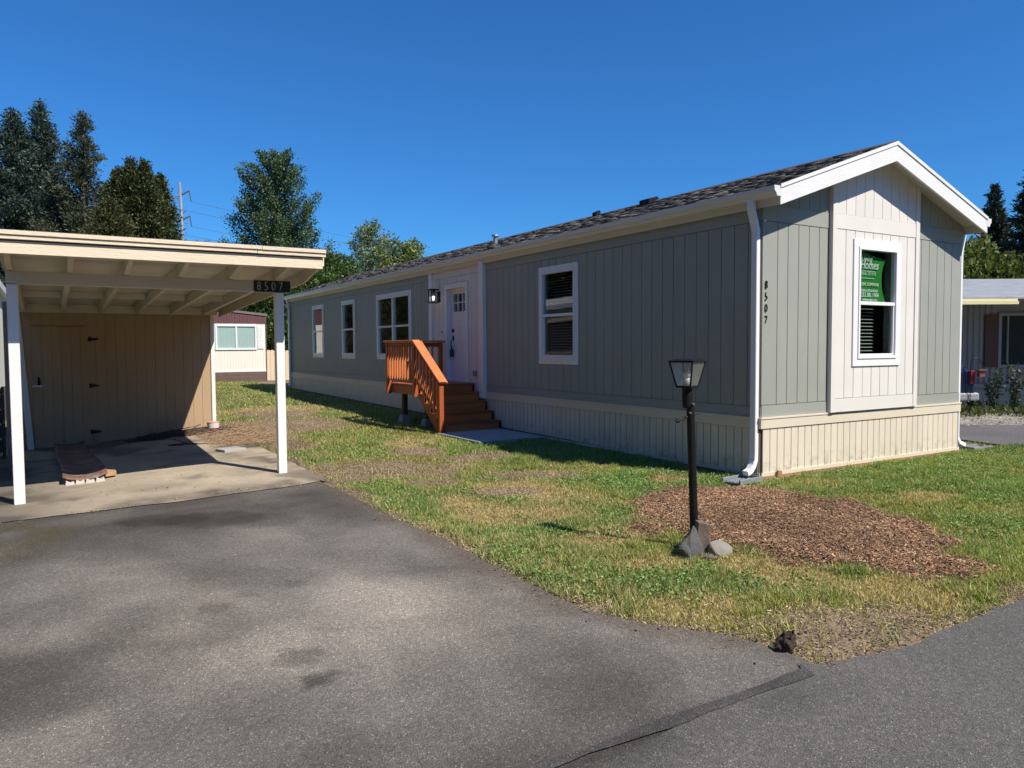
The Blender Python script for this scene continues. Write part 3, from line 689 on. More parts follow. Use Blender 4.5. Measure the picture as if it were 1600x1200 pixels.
em = bpy.data.materials.new('lit_bulb'); em.use_nodes = True; eb = em.node_tree.nodes['Principled BSDF']; eb.inputs['Emission Color'].default_value = (1, .95, .88, 1); eb.inputs['Emission Strength'].default_value = 3.0
bulb('bulb', (lx, 8.42, 2.60), .03, em, lan, .04)

# ------------------------------------------------ porch steps
porch = thing('porch_steps', (-.6, 7, 0), 'orange stained wooden porch and stairs at the front door', 'porch')
OX = -1.20; DF, DB, DZ = 6.87, 8.20, .87; gz0 = .075
for i in range(9):
    y = DF-.02+i*(DB-DF+.02)/9; MB().box(OX-.02, -.035, y+.003, y+.148, DZ-.03, DZ).build('deck_board', redwood, porch, bevel=.003)
MB().box(OX, -.04, DF+.023, DF+.05, DZ-.2, DZ-.031).box(OX, -.04, DB-.035, DB, DZ-.2, DZ-.031).box(OX, OX+.035, DF+.0355, DB-.0355, DZ-.2, DZ-.031).box(-.09, -.05, DF+.04, DB-.04, DZ-.2, DZ-.031).build('deck_frame', redwood, porch, bevel=.003)
rise = (DZ-gz0)/5
for k in range(5):
    zt = gz0+rise*(k+1); yf = DF-.25*(4-k)
    MB().box(OX+.005, -.04, yf, yf+.022, zt-rise+.001, zt-.031).build('riser', stairw, porch)
    if k < 4:
        MB().box(OX-.02, -.04, yf-.025, yf+.245, zt-.03, zt).build('tread', redwood, porch, bevel=.004)
    else: MB().box(OX-.02, -.04, yf-.025, yf-.021, zt-.03, zt).build('nosing', redwood, porch)
for x in (OX-.0, -.075):
    pts = [(DF-.25*4-.0, gz0-.01)]
    for k in range(5):
        zt = gz0+rise*(k+1)-.031; yf = DF-.25*(4-k); pts += [(yf, zt), (yf+.25, zt)]
    pts = pts[:-1]; pts += [(DF+.0, DZ-.24), (DF-.75, gz0-.02)]
    MB().prism([(x+.001, a, b) for a, b in pts], (.036, 0, 0)).build('stringer', redwood, porch)
MB().beam((OX-.014, DF-.25*4-.02, gz0+.10), (OX-.014, DF+.0, DZ-.02+.02), .02, .10, (1, 0, 0)).build('stair_skirt', redwood, porch) if False else None
dkwood = mat('treated_post', (.12, .07, .04), .8, .2, 8)
def post(x, y, z0, z1, s=.085, nm='post'): return MB().box(x-s/2, x+s/2, y-s/2, y+s/2, z0, z1).build(nm, redwood, porch, bevel=.004)
PX = OX-.015-.045
post(PX, DF-1.04, gz0-.04, .92, nm='newel_post'); post(PX, DF+.02, DZ-.22, 1.66); post(PX, DB-.03, DZ-.22, 1.66); post(-.12, DB-.03, DZ, 1.66)
# deck rails: side and back
MB().box(PX-.075, PX+.075, DF-.02, DB+.06, 1.66, 1.70).build('rail_cap', redwood2, porch, bevel=.005)
MB().box(PX+.077, -.03, DB-.10, DB+.045, 1.661, 1.701).build('rail_cap', redwood2, porch, bevel=.005)
for zz in (DZ+.06, 1.57):
    MB().box(PX-.018, PX+.018, DF+.064, DB-.074, zz, zz+.085).build('rail', redwood, porch, bevel=.003)
    MB().box(PX+.045, -.165, DB-.048, DB-.012, zz, zz+.085).build('rail', redwood, porch, bevel=.003)
bal = MB().box(-.018, .018, -.018, .018, 0, .63).mesh('baluster', redwood2, bevel=.002)
for i in range(9): put('baluster', bal, porch, loc=(PX-.037, DF+.16+i*.122, DZ+.08))
for i in range(7): put('baluster', bal, porch, loc=(PX+.17+i*.128, DB-.067, DZ+.08))
# stair rail
A = Vector((PX, DF-1.13, .955)); B = Vector((PX, DF-.02, 1.685))
MB().beam(A, B, .145, .036).build('rail_cap', redwood2, porch, bevel=.004)
MB().beam(A+Vector((.10, .04, -.02)), B+Vector((.10, 0, -.02)), .032, .05).build('hand_rail', redwood2, porch, bevel=.005)
MB().beam(A+Vector((0, .12, .0)), B+Vector((0, 0, -.075)), .036, .085).build('rail', redwood, porch)
MB().beam(A+Vector((-.0, .10, -.62)), B+Vector((-.0, 0, -.70)), .036, .085).build('rail', redwood, porch)
for i in range(7):
    t_ = (i+1)/8; p = A.lerp(B, t_); put('baluster', bal, porch, loc=(PX-.036, p.y, p.z-.70))
for (x, y) in ((OX+.25, DB-.1), (OX+.25, DF+.15), (-.3, DB-.1)):
    MB().box(x-.045, x+.045, y-.045, y+.045, .22, DZ-.2).build('support_post', dkwood, porch)
for i, (x, y, lb) in enumerate(((OX+.25, DB-.1, 'concrete pier block under the far corner of the wooden porch'), (OX+.25, DF+.15, 'concrete pier block under the porch next to the stairs'))):
    MB().add([(x-.14, y-.14, .0), (x+.14, y-.14, .0), (x+.14, y+.14, .0), (x-.14, y+.14, .0), (x-.08, y-.08, .22), (x+.08, y-.08, .22), (x+.08, y+.08, .22), (x-.08, y+.08, .22)],
             [(0, 3, 2, 1), (4, 5, 6, 7), (0, 1, 5, 4), (1, 2, 6, 5), (2, 3, 7, 6), (3, 0, 4, 7)]).build('pier_block', concrete, label=lb, cat='block', group='pier blocks under the porch', bevel=.01)
MB().box(-1.33, -.06, 4.35, 5.86, -.02, .085).build('concrete_pad', concrete, label='grey concrete landing pad at the foot of the stairs', cat='pad', bevel=.006)

# splash blocks
def splash_block(x0, x1, y0_, y1_, rz, lb):
    mb = MB(); mb.box(-.3, .3, -.14, .14, 0, .025); mb.box(-.3, .3, -.14, -.115, .025, .06); mb.box(-.3, .3, .115, .14, .025, .06); mb.box(.275, .3, -.115, .115, .025, .06)
    for i in range(4): mb.box(-.28, .2, -.08+i*.05, -.065+i*.05, .025, .035)
    o = mb.build('splash_block', splash, label=lb, cat='splash block', group='grey splash blocks under the downspouts', bevel=.004)
    o.location = (x0, y0_, x1); o.rotation_euler = (0, 0, rz); o.scale = (.72, .9, 1)
splash_block(-.30, -.0, .0, 0, .12, 'grey splash block under the left downspout by the lamp post side')
splash_block(4.62, .0, -.02, 0, math.pi-.1, 'grey splash block under the far right downspout')

# ------------------------------------------------ lamp post
lamp = thing('lamp_post', (-2.84, -1.80, 0), 'black leaning lamp post with glass lantern in front of the mulch', 'lamp post')
bx_, by_ = -2.80, -1.76; tx, ty = -2.875, -1.745
MB().tube([(bx_, by_, -.05), (bx_+(tx-bx_)*.75, by_, 1.11)], [.0325, .031], 20).build('pole', black, lamp, smooth=False)
cx, cy = tx, ty
MB().tube([(cx+.006, cy, 1.09), (cx+.004, cy, 1.10), (cx+.002, cy, 1.19), (cx, cy, 1.215), (cx, cy, 1.235)], [.038, .041, .041, .038, .043], 20).build('collar', black, lamp)
for q, (a, zz) in enumerate(((.3, 1.11), (-1.4, 1.115), (-1.9, 1.05))):
    MB().tube([(cx+.045*math.cos(a), cy+.045*math.sin(a), zz), (cx+.065*math.cos(a), cy+.065*math.sin(a), zz)], .006, 8).build('screw', galv, lamp)
MB().tube([(cx+.015-.085-.02, cy+.045-.035, .99), (cx+.015+.08, cy-.035, 1.045)], .009, 8).build('crossbar', black, lamp)
MB().tube([(cx+.015-.115, cy+.012, .985), (cx+.015-.095, cy+.004, .992)], .016, 10).build('bar_end', black, lamp)
# lantern: four-sided, wider at the top
la = .28  # yaw of the lantern
def rp(u, v, z): return (cx+u*math.cos(la)-v*math.sin(la), cy+u*math.sin(la)+v*math.cos(la), z)
zb, zt_, rb, rt = 1.245, 1.435, .058, .098
cb = [rp(sx*rb, sy*rb, zb) for sx, sy in ((-1, -1), (1, -1), (1, 1), (-1, 1))]; ct = [rp(sx*rt, sy*rt, zt_) for sx, sy in ((-1, -1), (1, -1), (1, 1), (-1, 1))]
f = MB()
for i in range(4):
    f.beam(cb[i], ct[i], .011, .011); f.beam(cb[i], cb[(i+1) % 4], .015, .015); f.beam(ct[i], ct[(i+1) % 4], .013, .012)
f.build('lantern_frame', black, lamp)
MB().add(cb, [(0, 1, 2, 3)]).build('lantern_base', black, lamp)
ct2 = [rp(sx*.107, sy*.107, zt_+.008) for sx, sy in ((-1, -1), (1, -1), (1, 1), (-1, 1))]; ct3 = [rp(sx*.065, sy*.065, zt_+.022) for sx, sy in ((-1, -1), (1, -1), (1, 1), (-1, 1))]
MB().add(ct2+ct3, [(0, 1, 5, 4), (1, 2, 6, 5), (2, 3, 7, 6), (3, 0, 4, 7), (4, 5, 6, 7), (3, 2, 1, 0)]).build('lantern_lid', black, lamp)
gl_d = glassmat('dusty_lantern_glass', (.8, .82, .82), .9, .2)
def tint_haze(m):   # dusty glass: a thin film that scatters light
    N = m.node_tree.nodes; L_ = m.node_tree.links; out = N['Material Output']; src = out.inputs[0].links[0].from_socket
    d = N.new('ShaderNodeBsdfDiffuse'); d.inputs[0].default_value = (.7, .7, .66, 1); tl = N.new('ShaderNodeBsdfTranslucent'); tl.inputs[0].default_value = (.7, .7, .66, 1)
    a_ = N.new('ShaderNodeMixShader'); a_.inputs[0].default_value = .5; L_.new(d.outputs[0], a_.inputs[1]); L_.new(tl.outputs[0], a_.inputs[2])
    mx = N.new('ShaderNodeMixShader'); mx.inputs[0].default_value = .22; L_.new(src, mx.inputs[1]); L_.new(a_.outputs[0], mx.inputs[2]); L_.new(mx.outputs[0], out.inputs[0])
tint_haze(gl_d)
for i in range(4): MB().add([cb[i], cb[(i+1) % 4], ct[(i+1) % 4], ct[i]], [(0, 1, 2, 3)]).build('pane', gl_d, lamp)
bulbm = mat('bulb_white', (.82, .82, .8), .3, .01); bulb('bulb', (cx, cy, 1.335), .034, bulbm, lamp, .07)

greyw = mat('weathered_wood', (.20, .18, .16), .8, .25, 12, .5, 60, stretch=(1, 1, .2))
wd = MB().prism([(-.04, -.045, -.02), (.055, -.045, -.02), (.05, -.045, .22), (-.045, -.045, .235)], (0, .07, 0)).build('wood_block', mat('block_wood', (.15, .115, .09), .85, .3, 14, .5, 60), label='grey weathered wood block wedged against the lamp post base', cat='wood block', bevel=.004)
wd.location = (-2.845, -1.855, .0); wd.rotation_euler = (.03, .06, -.45)
def rock(name, c, r, m, lb, cat, seed, flat=.0, fac=1.0, group=None, sub=4, crag=.5, point=0):
    rr = np.random.default_rng(seed); me = bpy.data.meshes.new(name); bm = bmesh.new(); bmesh.ops.create_icosphere(bm, subdivisions=sub, radius=1)
    npn = 9 if crag < 1 else 14; pl = rr.normal(size=(npn, 3)); pl /= np.linalg.norm(pl, axis=1)[:, None]; dd_ = rr.uniform(.42, .8, npn)
    for v in bm.verts:
        p = np.array(v.co)
        for q, d_ in zip(pl, dd_):
            t_ = p@q-d_
            if t_ > 0: p = p-q*t_*.92
        n_ = float(fbm(p[0]*3+seed+p[2]*2, p[1]*3-p[2]*2.5, 1, seed % 50, 4))-.5
        p = p*(1+crag*.3*n_); p = p*np.array([1-point*max(0, p[2]), 1-point*max(0, p[2]), 1]); v.co = Vector(p*np.array(r))
    bm.to_mesh(me); bm.free(); me.materials.append(m)
    o = put(name, me, label=lb, cat=cat, group=group); o.location = c; o.rotation_euler = (rr.uniform(-.2, .2), rr.uniform(-.2, .2), rr.uniform(0, 3)); return o
rk1 = mat('dark_rock', (.085, .083, .08), .85, .3, 12, .7, 40); rk2 = mat('pale_rock', (.21, .195, .16), .85, .25, 10, .6, 45)
o = rock('rock', (-2.985, -1.885, .04), (.125, .12, .19), rk1, 'dark pointed rock left of the lamp post base', 'rock', 6, crag=.9, point=.6); o.rotation_euler = (.1, .12, .9)
o = rock('rock', (-2.74, -1.955, .02), (.115, .09, .085), rk2, 'rounded pale rock right of the lamp post base', 'rock', 9); o.rotation_euler = (0, .1, .2)
rock('rock', (-2.93, -2.05, .01), (.05, .05, .035), mat('dirt_rock', (.14, .11, .085), .95, .3, 30, .8, 80), 'small brown stone in front of the two lamp post rocks', 'rock', 14)
rock('dirt_clod', (-3.84, -3.45, .04), (.075, .07, .085), mat('dark_clod', (.05, .034, .024), .97, .5, 40, 1, 90), 'dark clod of earth at the corner of driveway and road', 'dirt clod', 21, sub=4, crag=2.0)

# ------------------------------------------------ carport
sheet('carport_slab', [(-8.0, 2.35), (-7.3, 2.45), (-6.49, 2.42), (-5.84, 2.36), (-4.62, 2.56), (-4.25, 2.78), (-4.28, 4.2), (-4.3, 5.6), (-4.38, 7.2), (-4.42, 8.8), (-8.0, 8.8)], .12, .012,
      mat('slab_concrete', (0, 0, 0), .88, .14, 9, .4, 120, attr='Col'),
      lambda x, y: (np.array([.34, .29, .22])*(.55+.9*fbm(x, y, 1.2, 51, 5))[:, None])*(1-.55*sstep(.5, .66, fbm(x, y, 1.6, 55, 5)))[:, None]*(1-.45*sstep(3.1, 2.5, y+.5*(fbm(x, y, 3, 56)-.5))*sstep(.4, .6, fbm(x, y, 2.2, 59)))[:, None]*(1-.35*np.exp(-(np.hypot(x+5.95, (y-3.4)*1.3)/.28)**2))[:, None]*(1-.6*sstep(.5, .62, fbm(x, y, 2.5, 58))*sstep(-5.3, -4.5, x))[:, None]*(1-.55*sstep(-6.6, -7.6, x))[:, None]*np.array([1, .97, .92]), .035, 19)
cp = thing('carport', (-5.9, 6, 0), 'cream timber carport with flat roof and tan storage shed at its back', 'carport')
for x, zz in ((-7.315, -.08), (-4.585, .0)): MB().box(x-.05, x+.05, 3.44, 3.54, zz, 2.235).build('post', cwhite, cp, bevel=.004)
MB().box(-7.37, -4.44, 3.455, 3.525, 2.24, 2.372).build('beam', cunder, cp, bevel=.003)
MB().box(-7.40, -4.40, 8.551, 8.6, 2.165, 2.302).build('ledger', cunder, cp, bevel=.003)
rsl = (2.165-2.375)/(8.6-3.5)
def rz(y): return 2.375+(y-3.5)*rsl
for x in (-7.33, -6.79, -6.25, -5.70, -5.15, -4.62):
    MB().prism([(x-.025, 2.80, 2.485), (x-.025, 3.44, rz(3.44)), (x-.025, 8.55, rz(8.55)), (x-.025, 8.55, rz(8.55)+.135), (x-.025, 2.80, rz(2.8)+.135)], (.05, 0, 0)).build('rafter', cunder, cp)
# outriggers to the side overhang + blocking
MB().prism([(-4.30, 2.80, 2.49), (-4.30, 3.44, rz(3.44)-.02), (-4.30, 8.9, rz(8.9)), (-4.30, 8.9, rz(8.9)+.135), (-4.30, 2.8, rz(2.8)+.135)], (.03, 0, 0)).build('side_fascia', cunder, cp)
xs_ = (-7.33, -6.82, -6.29, -5.74, -5.19, -4.62)
for a, b in zip(xs_[:-1], xs_[1:]): MB().box(a+.021, b-.021, 6.6, 6.64, rz(6.6)+.05, rz(6.6)+.134).build('blocking', cunder, cp)
rb_ = mat('roof_deck_paint', (.58, .54, .48), .7, .1, 3, .2, 40)
MB().prism([(-7.42, 2.80, rz(2.8)+.137), (-7.42, 11.6, rz(11.6)+.137), (-7.42, 11.6, rz(11.6)+.16), (-7.42, 2.8, rz(2.8)+.16)], (3.15, 0, 0)).build('roof_deck', rb_, cp)
MB().prism([(-7.44, 2.738, rz(2.7)+.28), (-7.44, 11.65, rz(11.65)+.185), (-7.44, 11.65, rz(11.65)+.20), (-7.44, 2.738, rz(2.7)+.294)], (3.20, 0, 0)).build('roofing', croof, cp)
for a, b in ((-7.36, -4.98), (-4.975, -4.26)):
    pass
MB().box(-7.38, -4.255, 2.765, 2.80, 2.475, 2.598).build('fascia_board', ctan, cp, bevel=.003)
MB().box(-7.43, -5.0, 2.735, 2.764, 2.612, 2.695).box(-7.43, -4.95, 2.72, 2.7345, 2.655, 2.695).build('fascia_board', ctan, cp, bevel=.002)
MB().box(-4.996, -4.225, 2.735, 2.764, 2.610, 2.693).box(-4.946, -4.225, 2.72, 2.7345, 2.653, 2.693).build('fascia_board', ctan, cp, bevel=.002)
MB().box(-7.40, -4.25, 2.7645, 2.80, 2.602, 2.69).build('fascia_backing', under, cp)
MB().box(-4.255, -4.225, 2.766, 11.6, rz(11.6)+.10, rz(11.6)+.12).build('side_trim', ctan, cp) if False else None
MB().prism([(-4.268, 2.80, rz(2.8)+.11), (-4.268, 11.6, rz(11.6)+.11), (-4.268, 11.6, rz(11.6)+.20), (-4.268, 2.8, rz(2.8)+.285)], (.04, 0, 0)).build('side_trim', ctan, cp)
# shed
SY = 8.66
bw = .1016*1.5
x = -7.40; i = 0
bdm = {}
while x < -4.52:
    b = min(x+bw, -4.5)
    if not (x > -7.33 and b < -6.35):
        z0_ = -.09; MB().box(x+.002, b-.002, SY+.004, SY+.016, z0_, 2.17).build('siding_board', cshed, cp)
    else:
        MB().box(x+.003, b-.003, SY, SY+.016, 1.965, 2.17).build('siding_board', cshed, cp)
    x = b
MB().box(-7.42, -4.5, SY+.017, SY+.05, -.1, 2.26).box(-4.55, -4.5, SY+.05, 11.4, -.1, 2.17).box(-7.42, -7.37, SY+.05, 11.4, -.1, 2.17).box(-7.42, -4.5, 11.35, 11.4, -.1, 2.17).build('shed_wall', cshed, cp)
MB().box(-4.50, -4.435, SY-.02, SY+.06, -.05, 2.165).build('corner_trim', cwhite, cp, bevel=.003)
dd2 = MB().box(-7.25, -6.415, SY-.004, SY+.012, -.06, 1.945).build('shed_door', cshed, cp)
for k in range(6):
    a = -7.247+k*.139; MB().box(a+.002, a+.135, SY-.014, SY-.0045, -.055, 1.94).build('door_board', cshed, dd2)
for zz in (1.73, .95, .17):
    MB().box(-6.445, -6.40, SY-.024, SY-.0145, zz-.035, zz+.035).prism([(-6.40, SY-.022, zz-.025), (-6.29, SY-.022, zz-.008), (-6.29, SY-.022, zz+.008), (-6.40, SY-.022, zz+.025)], (0, .0215, 0)).build('hinge', black, dd2)
MB().box(-7.26, -7.11, SY-.045, SY-.0145, .95, .975).build('latch_bar', cwhite, dd2); MB().tube([(-7.16, SY-.03, .98), (-7.16, SY-.03, 1.06), (-7.16, SY-.05, 1.10)], .018, 8).build('door_latch', black, dd2)
MB().beam((-7.30, SY-.13, -.08), (-7.44, SY-.02, 2.16), .09, .03, (0, 1, 0)).build('leaning_board', cwhite, label='pale board leaning on the shed wall at its left end', cat='board', bevel=.003)
MB().box(-7.52, -7.43, 6.2, 6.29, -.1, 2.2).build('post', greyw, cp)
# number sign
sg = MB().box(-4.885, -4.455, 3.435, 3.453, 2.238, 2.375).build('number_sign', mat('sign_black', (.006, .006, .006), .45, .1), label='black address plate reading 8507 on the carport beam', cat='sign', bevel=.002)
txt('sign_digits', '8 5 0 7', whitetxt, .15, (-4.70, 3.434, 2.302), ROT_FRONT, sg, ext=.001, sx=.74, bold=-.003)

# things in the carport
brn = mat('old_board_brown', (.17, .085, .06), .7, .35, 6, .5, 40, dirt=((.3, .27, .24), 4, .5, .5)); pale = mat('torn_underside', (.6, .56, .5), .8, .15, 20, .5, 60)
mb = MB(); N_ = 40; Mv = 9
for i in range(N_):
    t_ = i/(N_-1); yy = 4.4+t_*3.95
    for j in range(Mv):
        u = j/(Mv-1); xx = -6.68-.10*t_+(u-.5)*(.47-.06*t_)+.01*math.sin(i*.2); e = abs(u-.5)*2
        zz = gz(xx, yy)+.06+.055*e*e*(1-.4*t_)-.0+.012*math.sin(t_*7)
        mb.v.append((xx, yy+.0, float(zz)))
for i in range(N_-1):
    for j in range(Mv-1): a = i*Mv+j; mb.f.append((a, a+1, a+Mv+1, a+Mv))
top = [mb.v[k] for k in range(N_*Mv)]; mb.v += [(p[0], p[1], p[2]-.022) for p in top]; o_ = N_*Mv
for i in range(N_-1):
    for j in range(Mv-1): a = o_+i*Mv+j; mb.f.append((a, a+Mv, a+Mv+1, a+1))
for j in range(Mv-1): mb.f.append((j, o_+j, o_+j+1, j+1)); k = (N_-1)*Mv; mb.f.append((k+j, k+j+1, o_+k+j+1, o_+k+j))
for i in range(N_-1):
    a = i*Mv; mb.f.append((a, a+Mv, o_+a+Mv, o_+a)); a = i*Mv+Mv-1; mb.f.append((a, o_+a, o_+a+Mv, a+Mv))
pan = thing('scrap_sheet', (-6.8, 5, 0), 'long warped brown sheet lying on the carport floor', 'scrap sheet')
mb.build('sheet_skin', brn, pan, smooth=True)
for k in range(4):
    xa = -6.89+k*.105; zb_ = float(gz(xa, 4.35))+.012
    MB().prism([(xa, 4.36-.012*k, zb_), (xa+.098, 4.36-.012*k, zb_+.004), (xa+.09, 4.36-.012*k, zb_+.04+.012*(k % 2)), (xa+.05, 4.36-.012*k, zb_+.028), (xa+.01, 4.36-.012*k, zb_+.05)], (.0, 1.2, 0)).build('torn_strip', pale, pan)
MB().prism([(-6.46, 4.5, .0), (-6.34, 4.55, .0), (-6.34, 4.55, .05), (-6.46, 4.5, .07)], (0, .22, 0)).build('scrap_wood', mat('raw_wood', (.42, .26, .13), .7, .2, 12, .4, 60), label='short raw wood offcut beside the warped brown sheet', cat='wood scrap')
stick = mat('dry_stick', (.09, .06, .045), .9, .35, 18)
mb = MB()
for i in range(150):
    x0 = random.uniform(-6.0, -4.75); y0_ = 8.3+random.gauss(0, .14)-max(0, (-5.3-x0))*.1; a = random.gauss(.12, .3); l = random.uniform(.25, .9); z0_ = random.uniform(.0, .13)*min(1, (x0+6.2))
    p = [(x0, y0_, z0_), (x0+l*.5*math.cos(a), y0_+l*.5*math.sin(a), z0_+random.uniform(0, .05)), (x0+l*math.cos(a), min(y0_+l*math.sin(a)*.6, 8.62), z0_+random.uniform(-.03, .12))]
    mb.tube(p, [.007, .006, .003], 4, False)
mb.build('brush_pile', stick, label='pile of dry dark sticks along the shed wall', cat='sticks', kind='stuff')
mb = MB(); straw = mat('dry_straw', (.3, .2, .12), .9, .3, 15)
for i in range(500):
    x0 = random.uniform(-4.95, -3.9); y0_ = random.uniform(6.2, 9.2); a = random.uniform(-.7, .7); l = random.uniform(.12, .6); z0_ = float(gz(x0, y0_))+.015+random.uniform(0, .03)
    mb.tube([(x0, y0_, z0_), (x0+l*.5*math.cos(a), y0_+l*.5*math.sin(a), z0_+random.uniform(0, .05)), (x0+l*math.cos(a), y0_+l*math.sin(a), z0_)], .004, 3, False)
mb.build('dry_stalks', straw, label='loose dry stalks strewn beside the carport slab', cat='dead stalks', kind='stuff')
br = MB().tube([(-5.45, 7.0, .04), (-5.2, 6.85, .07), (-4.95, 6.8, .05), (-4.75, 6.72, .06)], [.016, .014, .012, .006], 6)
br.tube([(-5.2, 6.85, .07), (-5.35, 7.15, .12)], [.01, .006], 5)
for i in range(14): a = random.uniform(0, 6.3); br.tube([(-4.85, 6.76, .05), (-4.85+.18*math.cos(a)+.05, 6.76+.14*math.sin(a), .03+random.uniform(0, .09))], [.004, .002], 3, False)
br.build('dead_branch', stick, label='forked dead branch lying on the carport slab', cat='branch')
o = MB().box(-.17, .17, -.14, .14, 0, .05).build('paver', concrete, label='pale concrete paver on the slab near the right carport post', cat='paver', bevel=.006); o.location = (-4.75, 5.75, .035); o.rotation_euler = (0, 0, .3)
bk = thing('bucket', (-4.52, 8.45, 0), 'small white and red plastic bucket at the shed corner', 'bucket')
pb = mat('bucket_white', (.72, .66, .62), .45, .08); MB().tube([(-4.53, 8.42, .02), (-4.53, 8.42, .03), (-4.53, 8.42, .23), (-4.53, 8.42, .245)], [.085, .088, .105, .112], 20).build('bucket_body', pb, bk)
MB().tube([(-4.53, 8.42, .245), (-4.53, 8.42, .252)], [.112, .108], 20).build('bucket_rim', mat('bucket_pink', (.6, .25, .2), .5), bk)
mb = MB()
for k in range(5):
    a = -2.1+k*.18; mb.add([(-4.53+.0985*math.cos(a)*1.012, 8.42+.0985*math.sin(a)*1.012, .07+.03*(k % 2)), (-4.53+.0985*math.cos(a+.2)*1.012, 8.42+.0985*math.sin(a+.2)*1.012, .06), (-4.53+.102*math.cos(a+.2)*1.015, 8.42+.102*math.sin(a+.2)*1.015, .13), (-4.53+.102*math.cos(a)*1.015, 8.42+.102*math.sin(a)*1.015, .15-.02*(k % 2))], [(0, 1, 2, 3)])
mb.build('bucket_label', mat('bucket_red', (.5, .04, .05), .5), bk)
# dark shelf seen past the left post
sh = thing('metal_shelf', (-8.0, 8.2, 0), 'dark metal shelf rack standing left of the carport', 'shelf')
dkg = mat('dark_green_metal', (.02, .03, .03), .5, .2)
for k in range(5): MB().box(-8.3, -7.62, 7.6, 8.0, .0+k*.22, .02+k*.22).build('shelf_board', galv, sh)
for sx in (-8.29, -7.63):
    for sy in (7.61, 7.99): MB().box(sx-.015, sx+.015, sy-.015, sy+.015, -.1, 1.0).build('leg', dkg, sh)
MB().box(-8.27, -7.66, 7.9, 7.985, 0, .95).build('back_panel', dkg, sh)
MB().beam((-7.9, 7.4, .0), (-7.75, 8.6, 1.3), .02, .09).build('leaning_plank', greyw, label='weathered plank leaning behind the metal shelf', cat='plank')

# ------------------------------------------------ neighbour homes
def trailer(name, ox, oy, wx, ly, zb, zt0, label, wallm, skirtm, bandm, roofm, ribs=.2, face='-y'):
    t = thing(name, (ox, oy, zb), label, 'house')
    MB().box(ox, ox+wx, oy+.012, oy+ly, zb, zt0).build('wall', wallm, t)
    return t
ivory = mat('ivory_metal', (.78, .75, .66), .5, .04, 2, rnd=.02); maroon = mat('maroon_metal', (.13, .05, .05), .55, .08); brownt = mat('brown_timber', (.13, .085, .07), .75, .2, 6)
FY = 25.5
nb = thing('white_mobile_home', (-2, FY, .16), 'white mobile home with maroon roof band behind the carport', 'house')
MB().box(-4.2, .50, FY+.01, FY+14, .2, 2.58).build('wall', ivory, nb)
rib = MB().box(0, .095, -.0, .0095, 0, 1.9).mesh('siding_board', ivory, bevel=.004)
nbw = (-1.36, .08, 1.59, 2.45)
x = -4.2
while x < .48:
    if x+.105 < nbw[0]-.3 or x > nbw[1]+.3: put('siding_board', rib, nb, loc=(x, FY, .68))
    else:
        MB().box(x, x+.095, FY, FY+.0095, .68, nbw[2]-.07).build('siding_board', ivory, nb); MB().box(x, x+.095, FY, FY+.0095, nbw[3]+.07, 2.58).build('siding_board', ivory, nb)
    x += .107
MB().box(-4.2, .52, FY-.02, FY+.0, .64, .70).build('trim_band', white, nb)
def nbroof(x): return 2.97+.10*(.52-x)
x = -4.2
while x < .5:
    b = min(x+.10, .5); MB().prism([(x+.004, FY-.025, 2.58), (b-.004, FY-.025, 2.58), (b-.004, FY-.025, nbroof(b)-.09), (x+.004, FY-.025, nbroof(x)-.09)], (0, .035, 0)).build('roof_panel', maroon, nb); x = b
MB().prism([(-4.25, FY-.06, nbroof(-4.25)-.09), (.56, FY-.06, nbroof(.56)-.09), (.56, FY-.06, nbroof(.56)), (-4.25, FY-.06, nbroof(-4.25))], (0, 14, 0)).build('roof', mat('grey_brown_roof', (.16, .14, .12), .7, .1), nb)
MB().box(.50, .53, FY-.03, FY+.05, .16, 2.95).build('corner_trim', brownt, nb)
for k in range(4): MB().box(-4.2, .52, FY-.01, FY+.01, .1+k*.135, .1+k*.135+.128).build('skirt_plank', brownt, nb)
wf = MB()
a, b, c, d = nbw
wf.box(a-.07, b+.07, FY-.04, FY+.0, d, d+.07).box(a-.07, b+.07, FY-.04, FY, c-.07, c).box(a-.07, a, FY-.04, FY, c, d).box(b, b+.07, FY-.04, FY, c, d).box((a+b)/2-.03, (a+b)/2+.03, FY-.035, FY-.001, c, d)
wfo = wf.build('window', white, nb)
curt = mat('pale_curtain', (.55, .66, .66), .8, .05)
cm = MB()
k = 0; xx = a
while xx < b: cm.add([(xx, FY-.004-.004*(k % 2), c), (min(xx+.05, b), FY-.004-.004*((k+1) % 2), c), (min(xx+.05, b), FY-.004-.004*((k+1) % 2), d-.05), (xx, FY-.004-.004*(k % 2), d-.05)], [(0, 1, 2, 3)]); xx += .05; k += 1
cm.build('curtain', curt, wfo)
for s0, s1 in ((a, (a+b)/2-.03), ((a+b)/2+.03, b)):
    MB().add([(s0, FY-.02, c), (s1, FY-.02, c), (s1, FY-.02, d), (s0, FY-.02, d)], [(0, 1, 2, 3)]).build('pane', glass, wfo)
for s0 in (a-.33, b+.09):
    q = MB().box(s0, s0+.24, FY-.025, FY, c-.03, d+.04); 
    for k in range(14): q.box(s0+.03, s0+.21, FY-.032, FY-.0255, c+.02+k*.058, c+.06+k*.058)
    q.build('shutter', white, nb)
